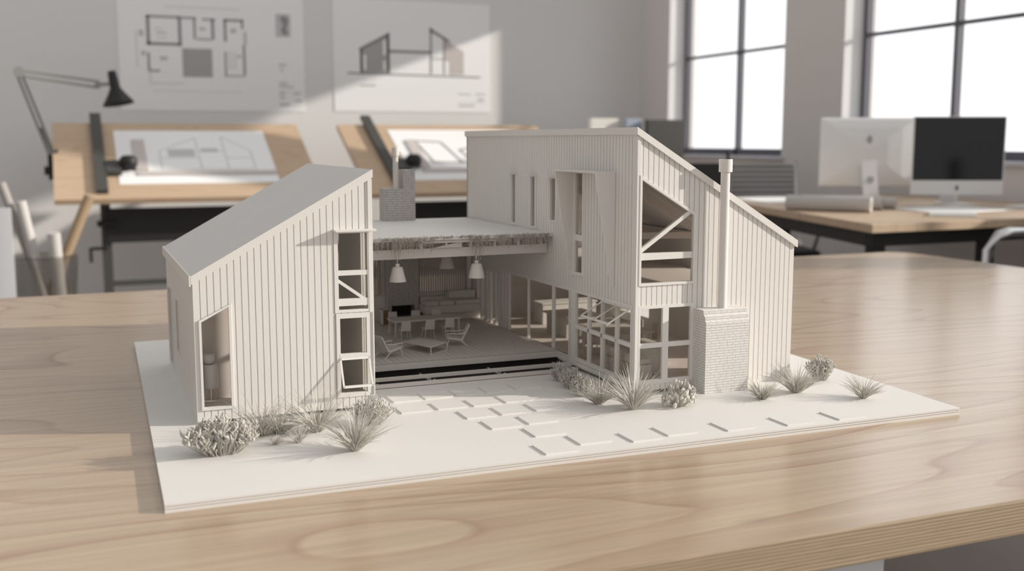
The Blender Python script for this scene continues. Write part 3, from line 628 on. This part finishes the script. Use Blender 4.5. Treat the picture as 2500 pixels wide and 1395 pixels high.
# courtyard glazing
fr = framed(wr, SIDE, q(.190, .477, .0138, .1242), q(.199, .4725, .0185, .1195), -.004, .0006, name='window_wall')
m = M(); m.mp = SIDE
for c, w_ in ((.3636, .0014), (.2652, .0042), (.4475, .004), (.462, .003), (.1960, .008), (.205, .004)): m.poly(q(c-w_/2, c+w_/2, .0165, .1215), -.004, .0008)
m.poly(q(.199, .477, .0165, .0185), -.002, .002); m.build('mullion', WHITE, fr)
fr = framed(wr, SIDE, q(.0090, .1925, .0138, .1242), q(.0125, .1830, .0190, .1195), -.004, .0012, name='window_frame')
m = M(); m.mp = SIDE
for c, w_ in ((.1400, .006), (.0975, .006), (.0540, .006)): m.poly(q(c-w_/2, c+w_/2, .0165, .1215), -.004, .0010)
m.poly(q(.0125, .183, .0645, .0705), -.004, .0010); m.build('glazing_bar', WHITE, fr)
a0, a1 = (-.001, .1180), (-.0372, .0985)
m = M()
def rs(s_, t, d): return (a0[0]+(a1[0]-a0[0])*t-d*.45, s_, a0[1]+(a1[1]-a0[1])*t+d*.85)
def rbar(m, sa, sb, ta, tb_): m.prism([rs(sa, ta, 0), rs(sb, ta, 0), rs(sb, tb_, 0), rs(sa, tb_, 0)], [rs(sa, ta, .0016), rs(sb, ta, .0016), rs(sb, tb_, .0016), rs(sa, tb_, .0016)])
rbar(m, .012, .095, .92, 1.0)
for c in (.0135, .0535, .0935): rbar(m, c-.0013, c+.0013, 0, 1)
rbar(m, .012, .095, 0, .05)
o = m.build('awning_sash', WHITE, wr); m = M(); rbar(m, .0145, .0925, .05, .92); m.build('pane', GLASS, o)
# narrow doors further back
fr = framed(wr, SIDE, q(.4905, .602, .0130, .1165), q(.495, .598, .0160, .1130), -.004, .0008, name='door_frame')
m = M(); m.mp = SIDE
for c, w_ in ((.507, .003), (.533, .006), (.552, .014), (.575, .004)): m.poly(q(c-w_/2, c+w_/2, .014, .115), -.004, .0015)
m.build('mullion', WHITE, fr)
# slot windows with small canopies
for a, b, z0, z1 in slots[:3]:
    fr = framed(wr, SIDE, q(a-.002, b+.002, z0-.002, z1+.002), q(a+.004, b-.001, z0+.001, z1-.001), -.005, .001)
    B('canopy', WHITE, fr, (-.0145, 0, a-.004, b+.004, z1+.0015, z1+.0032))
a, b, z0, z1 = slots[3]
fr = framed(wr, SIDE, q(a-.002, b+.002, z0-.0025, z1+.001), q(a+.003, b-.001, z0+.002, z1), -.005, .001)
m = M(); m.mp = SIDE; m.poly(q(.160, .19, .199, .2085), -.005, 0); m.build('glazing_bar', WHITE, fr)
for y in (.192, .0625):
    m = M(); P = [(0, .1447), (-.0058, .1447), (-.0328, .3050), (0, .3050)]
    m.prism([(x, y-.0011, z) for x, z in P], [(x, y+.0011, z) for x, z in P]); m.build('fin', WHITE, wr)
B('hood_top', WHITE, wr, (-.0335, 0, .0612, .1935, .3040, .3062))
# side-standing brick chimney with flue
ch = empty('dummy', (0, 0, 0)); bpy.data.objects.remove(ch)
c0, c1 = .0922, .1635
m = M(); prof = [(0, 0), (-.0335, 0), (-.0335, .099), (-.0305, .1035), (-.0305, .107), (-.0265, .111), (-.0265, .1145), (-.024, .1165), (0, .1165)]
m.prism([(c0, y, z) for y, z in prof], [(c1, y, z) for y, z in prof]); chim = m.build('chimney', BRICK, wr)
m = M(); m.lathe([(.0064, .1165), (.0064, .3060), (.0093, .3060), (.0093, .3235), (.0072, .3235), (.0072, .31), (0, .31)], (.1300, -.0145, 0), 28); m.build('flue_pipe', WHITE, chim, smooth=False)
for ch_ in [x for x in bpy.data.objects if x.parent == chim]:
    ch_.modifiers.new('b', 'EDGE_SPLIT').split_angle = R(40)
    for p_ in ch_.data.polygons: p_.use_smooth = True
# structure visible inside the upper floor
m = M(); m.bar((.006, .18, .330), (.25, .18, .185), .008, .012); m.bar((.006, .40, .330), (.25, .40, .185), .008, .012); m.box(.05, .058, .176, .184, .137, .31); m.bar((.006, .18, .205), (.25, .18, .20), .006, .010); m.bar((.02, .18, .20), (.09, .18, .28), .004, .006)
m.build('roof_truss', INNER, wr)
WX, WY = .63874, .22647
def thing(name, lab, cat, boxes, mt=FURN, grp=None, bevel=.0008):
    e = empty(name, (WX, WY, 0), .0126, lab, cat, grp)
    for nm, bx in boxes: B(nm, mt, e, *bx, bevel=bevel)
    return e
thing('wardrobe', 'pale two-door wardrobe standing upstairs behind the big upper window', 'wardrobe', [('cabinet', [(.02, .078, .125, .15, .1372, .172)]), ('door', [(.022, .046, .1235, .1248, .1385, .171)]), ('door', [(.051, .076, .1235, .1248, .1385, .171)])], PLAIN)
thing('kitchen_cabinet', 'sunlit low cabinet run inside the right wing behind glass wall', 'cabinet', [('cabinet', [(.09, .20, .50, .54, .0137, .050)]), ('worktop', [(.088, .202, .498, .542, .0502, .053)])], PLAIN)
thing('kitchen_island', 'kitchen island inside right wing behind the middle glass panel', 'kitchen island', [('cabinet', [(.07, .14, .36, .44, .0137, .046)]), ('worktop', [(.066, .144, .35, .45, .0462, .049)])])
tbl = [('tabletop', [(.06, .15, .20, .31, .044, .047)])]+[('leg', [(x, x+.003, y, y+.003, .0137, .0438)]) for x in (.064, .143) for y in (.204, .303)]
thing('dining_table', 'dining table inside the right wing behind the glass wall', 'table', tbl)
for i, (x, y, l) in enumerate([(.045, .22, 'left side near the open window'), (.045, .27, 'left side further back'), (.155, .22, 'right side nearer the front'), (.155, .27, 'right side further back')]):
    s_ = -1 if x < .1 else 1
    thing('dining_chair', 'small white dining chair indoors at table, '+l, 'chair', [('seat', [(x-.008, x+.008, y-.009, y+.009, .030, .0315)]), ('backrest', [(x+s_*.008-.001, x+s_*.008+.001, y-.009, y+.009, .032, .055)])]+[('leg', [(x+a-.0006, x+a+.0006, y+b-.0006, y+b+.0006, .0137, .03)]) for a in (-.007, .007) for b in (-.008, .008)], grp='chairs inside the right wing', bevel=0)
thing('sofa', 'long low sofa inside right wing along the corner windows', 'sofa', [('base', [(.012, .040, .02, .125, .0137, .036)]), ('backrest', [(.012, .020, .02, .125, .036, .050)]), ('cushion', [(.021, .040, .022, .07, .0362, .044)]), ('cushion', [(.021, .040, .073, .123, .0362, .044)])], bevel=.002)
e = empty('tub_armchair', (WX+.052, WY+.060, .0137), 0, 'round pale tub armchair inside corner window of the right wing', 'armchair')
m = M(); m.lathe([(0, .0), (.015, 0), (.021, .012), (.0225, .040), (.0195, .042), (.0175, .024), (0, .024)], (0, 0, .0), 30); m.build('shell', FURN, e, smooth=True)
m = M(); m.ellipsoid((.0, .006, .031), .013, .006, .011, n=14, m=8); m.build('cushion', PLAIN, e, smooth=True)
thing('side_table', 'small white side table behind the tub armchair indoors', 'table', [('tabletop', [(.02, .05, .10, .13, .082, .085)]), ('leg', [(.034, .037, .113, .116, .0137, .082)])])
thing('bench_seat', 'dark low bench inside right wing beneath front right panes', 'bench', [('base', [(.06, .11, .10, .16, .0137, .040)]), ('cushion', [(.062, .108, .102, .158, .0402, .046)])])

# ------------------------------------------------------------------ deck, steps
dk = empty('model_deck', (0, 0, 0), label='slatted courtyard deck of the model with open steps', cat='deck')
DT = .019; X0, X1 = .2875, .6315
m = M(); k = 34; wd = (X1-X0)/k
for i in range(k): m.box(X0+i*wd+.0003, X0+(i+1)*wd-.0003, .468, .865, DT-.0012, DT)
m.prism([(X1, .468, DT-.0012), (.6352, .468, DT-.0012), (X1, .80, DT-.0012)], [(X1, .468, DT), (.6352, .468, DT), (X1, .80, DT)])
m.build('deck_boards', DECKM, dk)
B('deck_frame', INNER, dk, (X0, X1, .470, .868, DT-.005, DT-.0013))
B('edge_board', FURN, dk, (X0, .6354, .4655, .4700, .0095, DT))
B('step_tread', FURN, dk, (X0, X1+.004, .4130, .4170, .0060, .0112)); B('step_tread', FURN, dk, (X0, X1+.002, .3930, .3972, .0010, .0062))
for x in (.32, .405, .515, .625): B('step_bearer', FURN, dk, (x-.0013, x+.0013, .3972, .4000, .0004, .0066), (x-.0013, x+.0013, .4170, .4200, .0004, .0095), (x-.0013, x+.0013, .40, .47, .0004, .0012))
B('void_shade_sheet', DARK, dk, (X0, X1, .471, .474, .0, .0135), (X0, X1, .3975, .471, .0, .0003))  # black sheets standing in for the shade under deck and steps

# pavilion back wall, roof ------------------------------------------------------
pv = empty('model_pavilion', (0, 0, 0), label='flat-roofed courtyard pavilion joining the two wings of the model', cat='pavilion')
m = M(); rp = [(.2875, .4985), (.6350, .4955), (.628, .877), (.2875, .877)]
m.prism([(x, y, .1985) for x, y in rp], [(x, y, .2040) for x, y in rp]); m.build('roof_slab', PLAIN, pv)
B('ceiling', INNER, pv, (.2875, .6298, .53, .875, .1860, .1984))
m = M(); m.prism([(.2875, .512, .1700), (.634, .512, .1715), (.634, .520, .1715), (.2875, .520, .1700)], [(.2875, .512, .1848), (.634, .512, .1855), (.634, .520, .1855), (.2875, .520, .1848)]); m.build('front_beam', FURN, pv)
m = M(); m.box(.42, .56, .500, .504, .1940, .1975); m.build('fascia_rail', FURN, pv)
for i in range(9): B('joist', FURN, pv, (.30+i*.04, .303+i*.04, .505, .53, .1860, .1984))
m = M(); m.prism([(.44, .506, .186), (.487, .506, .186), (.487, .506, .195)], [(.44, .510, .186), (.487, .510, .186), (.487, .510, .195)]); m.build('wedge_bracket', FURN, pv)
B('rear_wall', INNER, pv, (.2875, .438, .858, .866, DT, .186), (.438, .4515, .858, .866, DT, .0665), (.438, .4515, .858, .866, .132, .186), (.4515, .4615, .858, .866, DT, .186), (.5207, .6300, .858, .866, DT, .0675), (.5207, .6300, .858, .866, .1335, .186), (.620, .6300, .858, .866, .0675, .1335))
B('white_post', PLAIN, pv, (.6205, .6285, .850, .8575, .05, .186))
m = M()
for i in range(22): x = .5230+i*.0045; m.box(x-.0011, x+.0011, .853, .859, .0675, .1335)
m.build('slat_screen', SLATM, pv)
m = M()
for i in range(4): x = .4395+i*.0038; m.box(x-.0009, x+.0009, .853, .859, .0665, .132)
m.build('slat_screen', SLATM, pv)
# fireplace / court chimney
m = M(); FY0, FY1 = .840, .872
m.box(.4611, .4685, FY0, FY1, DT, .186); m.box(.5129, .5207, FY0, FY1, DT, .186); m.box(.4685, .5129, FY0, FY1, .0475, .186); m.box(.4685, .5129, FY0, FY1, DT, .024); m.box(.4685, .5129, FY1-.004, FY1, .024, .0475)
m.build('fireplace', BRICK2, pv)
B('firebox_lining', DARK, pv, (.4686, .5128, FY1-.006, FY1-.0041, .0241, .0474))
m = M(); m.box(.4560, .5140, .833, .868, .2040, .2628); m.box(.4915, .5140, .833, .868, .2628, .2965); m.build('chimney', BRICK2, pv)
m = M(); m.lathe([(.0050, .2628), (.0050, .3215), (.0066, .3215), (.0066, .3365), (.005, .3365), (.005, .325), (0, .325)], (.480, .842, 0), 24); o = m.build('flue_pipe', FURN, pv, smooth=True); o.modifiers.new('b', 'EDGE_SPLIT').split_angle = R(40)
# bench along the back wall
bn = empty('built_in_bench', (0, 0, 0), label='built-in bench with cushions along the pavilion back wall', cat='bench')
B('bench_body', FURN, bn, (.522, .6305, .803, .852, .034, .0485), (.575, .6300, .835, .853, .0485, .066), bevel=.0006)
B('bench_foot', INNER, bn, (.53, .6300, .82, .852, DT, .034))
for a, b in ((.5235, .548), (.549, .578), (.579, .6302)): B('cushion', FURN, bn, (a, b, .801, .834, .0487, .0565), bevel=.0015)
B('backrest_cushion', FURN, bn, (.5235, .574, .836, .850, .0487, .060), bevel=.0015); B('backrest_cushion', FURN, bn, (.577, .628, .826, .836, .0567, .071), bevel=.0015)
# log store
ls = empty('log_holder', (.4445, .80, DT), label='small frame stacked with brown firewood left of the fireplace', cat='log holder')
B('frame', FURN, ls, (-.0065, -.0055, -.008, .008, 0, .030), (.0055, .0065, -.008, .008, 0, .030), (-.0065, .0065, -.008, .008, 0, .0015), (-.0065, .0065, -.008, .008, .029, .030))
random.seed(5)
for r in range(12):
    for c in range(5):
        m = M(); x = -.0044+c*.0022; z = .0028+r*.0022; m.tube([(x, -.0082+random.uniform(0, .001), z), (x, .007, z)], .00105, 7); m.build('log', LOGM, ls)

# outdoor furniture of the model --------------------------------------------------
dtb = empty('dining_table', (.4845, .695, DT), 0, 'long white dining table on the courtyard deck', 'table')
B('tabletop', FURN, dtb, (-.060, .060, -.021, .021, .0255, .028))
for sx in (-1, 1):
    for sy in (-1, 1):
        m = M(); m.bar((sx*.056, sy*.018, .0255), (sx*.057, sy*.019, 0), .0026, .0026); m.build('leg', FURN, dtb)
def mini_chair(label):
    e = empty('dining_chair', (0, 0, DT), 0, label, 'chair', 'chairs around the courtyard dining table')
    m = M(); m.prism([(-.008, -.008, .0150), (.008, -.008, .0150), (.0085, .009, .0158), (-.0085, .009, .0158)], [(-.008, -.008, .0165), (.008, -.008, .0165), (.0085, .009, .0172), (-.0085, .009, .0172)]); m.build('seat', FURN, e)
    m = M(); m.prism([(-.0085, -.009, .0155), (.0085, -.009, .0155), (.0085, -.0075, .0155), (-.0085, -.0075, .0155)], [(-.0075, -.0125, .0325), (.0075, -.0125, .0325), (.0075, -.0113, .0325), (-.0075, -.0113, .0325)]); m.build('backrest', FURN, e)
    for sx in (-1, 1):
        for sy in (-1, 1):
            m = M(); m.tube([(sx*.007, sy*.007, .0155), (sx*.0085, sy*.0095, 0)], [.0008, .0005], 6); m.build('leg', FURN, e)
    return e
base = mini_chair('dining chair at near side of courtyard table, leftmost of three')
base.location = (.437, .655, DT)
for x, y, rz, lab in [(.4785, .655, R(2), 'dining chair at near side of courtyard table, middle of three'), (.517, .662, R(-4), 'dining chair at near side of courtyard table, rightmost of three'), (.443, .735, R(180), 'dining chair at far side of courtyard table, leftmost of three'), (.485, .735, R(180), 'dining chair at far side of courtyard table, middle of three'), (.523, .735, R(176), 'dining chair at far side of courtyard table, rightmost of three')]:
    c = copy_tree(base); c.location = (x, y, DT); c.rotation_euler = (0, 0, rz); c['label'] = lab
ct = empty('coffee_table', (0, 0, DT), 0, 'low wire-framed coffee table on the courtyard deck', 'table')
cp = [(.410, .5714), (.4413, .5892), (.4725, .5397), (.4357, .508)]
m = M(); m.prism([(x, y, .0118) for x, y in cp], [(x, y, .0132) for x, y in cp]); m.build('tabletop', FURN, ct)
for i in range(4):
    m = M(); m.bar((cp[i][0], cp[i][1], .0118), (cp[i][0], cp[i][1], 0), .0012, .0012); m.build('leg', FURN, ct)
m = M()
for i in range(4): m.bar((*cp[i], .0008), (*cp[(i+1) % 4], .0008), .0012, .0012)
m.build('bottom_rail', FURN, ct)
def lounge(loc, rz, lab):
    e = empty('lounge_chair', loc, rz, lab, 'chair')   # faces -x
    m = M(); m.prism([(-.016, -.012, .0135), (.010, -.012, .0095), (.010, .012, .0095), (-.016, .012, .0135)], [(-.016, -.012, .0155), (.010, -.012, .0115), (.010, .012, .0115), (-.016, .012, .0155)]); m.build('seat', FURN, e)
    m = M(); m.prism([(.008, -.012, .0105), (.010, -.012, .0095), (.010, .012, .0095), (.008, .012, .0105)], [(.0205, -.011, .0345), (.0222, -.011, .0340), (.0222, .011, .0340), (.0205, .011, .0345)]); m.build('backrest', FURN, e)
    for sy in (-1, 1):
        m = M(); y = sy*.0135; m.tube([(-.016, y, 0), (-.012, y, .0125), (-.015, y, .0212), (.004, y, .0205), (.014, y, .022)], .0009, 6); m.build('armrest', FURN, e)
        m = M(); m.tube([(-.012, y, .0135), (.006, y, .010), (.018, y, 0)], .0009, 6); m.build('leg', FURN, e)
    return e
lounge((.500, .575, DT), R(-14), 'lounge chair on the deck right of coffee table, facing left')
lounge((.374, .525, DT), R(200), 'lounge chair on the deck left of coffee table, beside left wing')
# pendant lamps
def pendant(x, y, zb, ztop, lab, mt=FURN, s=1.0):
    e = empty('pendant_lamp', (x, y, zb), 0, lab, 'lamp', 'pendant lamps in the courtyard')
    m = M(); m.lathe([(.0128*s, 0), (.0122*s, .003*s), (.0078*s, .0215*s), (.0045*s, .0225*s), (0, .0225*s), (0, .0215*s), (.0042*s, .0212*s), (.0115*s, .003*s), (.0122*s, 0)], (0, 0, 0), 28); m.build('lamp_shade', mt, e, smooth=True)
    m = M(); m.tube([(0, 0, .0225*s), (0, 0, .027*s)], .0032*s, 14); m.build('socket_cap', mt, e)
    m = M(); m.tube([(0, 0, .026*s), (0, 0, ztop-zb)], .0006, 6); m.build('cord', mt, e)
pendant(.3832, .505, .1374, .1984, 'white pendant lamp hanging at left under the vines')
pendant(.5106, .505, .1374, .1984, 'white pendant lamp hanging at right near the tall wing')
pendant(.5250, .690, .1310, .1860, 'darker pendant lamp further back in front of the slats')

# ------------------------------------------------------------------ plants
def blade(m, base, az, ln, tilt, curve, wd, segs=4):
    p = Vector(base); pts = [tuple(p)]; rs_ = [wd]; t = tilt
    for i in range(segs):
        p = p+Vector((math.cos(az)*math.sin(t), math.sin(az)*math.sin(t), math.cos(t)))*ln/segs; t += curve/segs
        if p.z < .0006: p.z = .0006
        pts.append(tuple(p)); rs_.append(wd*(1-(i+1)/segs)+wd*.12)
    m.tube(pts, rs_, 3, caps=False)
def grass(loc, h, spread, n, lab, seed, wd=.00055, name='grass_tuft', maxtilt=75, mt=PLANT):
    random.seed(seed); m = M()
    for i in range(n):
        az = random.uniform(0, 2*PI); t = R(maxtilt)*math.sqrt(random.random()); r0 = spread*random.random()
        ln = h*random.uniform(.65, 1.1)*(1+.15*math.sin(t))
        blade(m, (r0*math.cos(az), r0*math.sin(az), 0), az+random.uniform(-.3, .3), ln, t*.75, random.uniform(.1, .9)*R(55), wd*random.uniform(.7, 1.3))
    o = m.build(name, mt, None); o.location = (*loc, 0); return tag(o, lab, 'plant')
def shrub(loc, rx, ry, h, n, lab, seed, leaf=(.0016, .0008, .0034), name='leafy_shrub', twigs=True):
    random.seed(seed); e = empty(name, (*loc, 0), 0, lab, 'plant'); m = M(); l = M()
    for i in range(n):
        az = random.uniform(0, 2*PI); k = math.sqrt(random.random()); bx, by = k*rx*.45*math.cos(az), k*ry*.45*math.sin(az)
        tx, ty = k*rx*math.cos(az)*random.uniform(.8, 1.1), k*ry*math.sin(az)*random.uniform(.8, 1.1); tz = h*(1-.45*k*k)*random.uniform(.65, 1.08)
        mid = ((bx+tx)/2+random.uniform(-1, 1)*.002, (by+ty)/2+random.uniform(-1, 1)*.002, tz*.55)
        m.tube([(bx, by, 0), mid, (tx, ty, tz)], [.0005, .0004, .0002], 3, caps=False)
        for j in range(random.choice((3, 4, 5))):
            f = random.uniform(.3, 1.0); q_ = Vector(mid).lerp(Vector((tx, ty, tz)), (f-.5)*2) if f > .5 else Vector((bx, by, 0)).lerp(Vector(mid), f*2)
            mt_ = Euler((random.uniform(-.9, .9), random.uniform(-.9, .9), random.uniform(0, 6.3))).to_matrix()
            sc = random.uniform(.7, 1.25); q_ = q_+mt_@Vector((0, 0, leaf[2]*.8)); q_.z = max(q_.z, .002)
            l.ellipsoid(tuple(q_), leaf[0]*sc, leaf[1]*sc, leaf[2]*sc, mt_, 5, 4)
    m.build('stems', PLANT, e); l.build('leaves', PLANT, e, smooth=True); return e
shrub((.074, .158), .047, .032, .040, 260, 'big leafy shrub at the front left corner of left wing', 1, leaf=(.0013, .0007, .0044))
grass((.1288, .2153), .052, .006, 150, 'grass tuft against left wing, just right of the big shrub', 2)
grass((.1492, .2167), .040, .006, 120, 'bushy grass tuft against left wing, second from the big shrub', 3)
grass((.1359, .1689), .015, .003, 60, 'very small faint grass tuft on open ground before left wing', 4, .00035)
grass((.1629, .1671), .024, .002, 45, 'small sparse grass tuft between big shrub and fountain grass', 5, .0005)
grass((.1931, .2086), .054, .007, 150, 'wide grass tuft against middle of left wing', 6, .0006)
grass((.2157, .1093), .055, .004, 230, 'tall fountain grass standing forward of the left wing', 7, .00055, maxtilt=72)
shrub((.262, .215), .030, .026, .036, 190, 'twiggy flowering shrub at the right corner of left wing', 8, leaf=(.0008, .0006, .0022))
shrub((.584, .345), .020, .024, .026, 170, 'fluffy scrub by the steps end, furthest back along glass wall', 9, leaf=(.0006, .0005, .0024))
shrub((.576, .300), .018, .022, .028, 160, 'fluffy scrub along glass wall, second from the steps', 10, leaf=(.0006, .0005, .0024))
shrub((.572, .252), .018, .020, .030, 160, 'fluffy scrub along glass wall, third from the steps', 11, leaf=(.0006, .0005, .0024))
grass((.5700, .2000), .040, .005, 170, 'grass tuft left of the spiky plant by house corner', 12)
grass((.5980, .1560), .056, .003, 170, 'large spiky plant in front of the right wing corner', 13, .00075, 'spiky_plant', 68)
# prickly shrub made of thick oval pads
def pads(loc, lab, seed):
    random.seed(seed); e = empty('cactus_shrub', (*loc, 0), 0, lab, 'plant'); l = M()
    for i in range(115):
        az = random.uniform(0, 2*PI); el = random.uniform(.05, 1.35); rx, rz = .026, .034
        c = Vector((rx*math.cos(az)*math.cos(el), rx*.75*math.sin(az)*math.cos(el), .004+rz*math.sin(el)*.9))*random.uniform(.75, 1.0)
        mt_ = Euler((random.uniform(-.5, .5), random.uniform(-.5, .5), az+PI/2+random.uniform(-.6, .6))).to_matrix(); sc = random.uniform(.75, 1.25)
        c.z = max(c.z, .004); l.ellipsoid(tuple(c), .0026*sc, .0012*sc, .0036*sc, mt_, 8, 6)
    l.build('pads', PLANT, e, smooth=True); m = M()
    for i in range(50):
        az = random.uniform(0, 2*PI); blade(m, (.006*math.cos(az), .006*math.sin(az), 0), az, .028, random.uniform(0, 1.1), .2, .0008)
    m.build('stems', PLANT, e)
pads((.664, .150), 'bushy plant of oval pads left of the brick chimney foot', 14)
grass((.7900, .1420), .029, .006, 130, 'small grass tuft at the right foot of brick chimney', 15, .0006)
grass((.8566, .1559), .046, .006, 190, 'large grass tuft in front of right end of right wing', 16, .0006, maxtilt=68)
shrub((.9400, .2100), .022, .022, .037, 160, 'leafy shrub behind large grass tuft at right end', 17, leaf=(.0012, .0006, .0026))
grass((.9195, .0922), .034, .004, 170, 'round grass tuft alone near the base board right corner', 18, .0005)
shrub((1.000, .400), .014, .014, .020, 60, 'tiny shrub at far right rear behind the right wing', 19, leaf=(.001, .0006, .002))

# hanging vines on the pavilion fascia
def vine(x0, x1, drop, n, lab, seed, spots=()):
    random.seed(seed); e = empty('hanging_vine', ((x0+x1)/2, .497, .2035), 0, lab, 'plant', 'vines over the pavilion edge'); m = M(); l = M(); hw = (x1-x0)/2
    def leaf(p):
        mt_ = Euler([random.uniform(0, 6.3) for _ in range(3)]).to_matrix(); l.ellipsoid(p, .0005, .0003, .0011, mt_, 4, 3)
    for i in range(int(n*.6)):
        x = random.uniform(-hw, hw); d = drop*random.uniform(.25, 1)**1.3; y = random.uniform(-.004, .002); pts = []; px = x; k = 6
        if spots and random.random() < .35: px = x = random.choice(spots)-(x0+x1)/2+random.gauss(0, .003); d = drop*random.uniform(.7, 1.5)
        for j in range(k+1):
            pts.append((px, y-.003+random.uniform(-.001, .001), .0006-d*j/k)); px += random.uniform(-1, 1)*.0016
        m.tube(pts, .00028, 3, caps=False)
        for p_ in pts[1:]:
            leaf((p_[0]+random.uniform(-1, 1)*.001, p_[1], p_[2]))
            if random.random() < .6: leaf((p_[0]+random.uniform(-1, 1)*.0015, p_[1]-.001, p_[2]+.0015))
    for j in range(n): leaf((random.uniform(-hw, hw), random.uniform(-.003, .003), random.uniform(-.003, .002)))
    m.build('stems', PLANT2, e); l.build('leaves', PLANT2, e)
vine(.345, .400, .024, 90, 'hanging vine at left end of pavilion edge, around first pendant', 20, (.374, .383))
vine(.400, .436, .026, 50, 'hanging vine right of the first pendant lamp', 21)
vine(.436, .496, .004, 45, 'short creeping vine along the middle of pavilion edge', 22)
vine(.496, .530, .026, 60, 'hanging vine around the right pendant lamp cord', 23, (.510,))
vine(.534, .578, .022, 55, 'hanging vine between right pendant and the end of pavilion', 24)
vine(.582, .630, .022, 80, 'hanging vine at right end of pavilion edge by tall wing', 25)
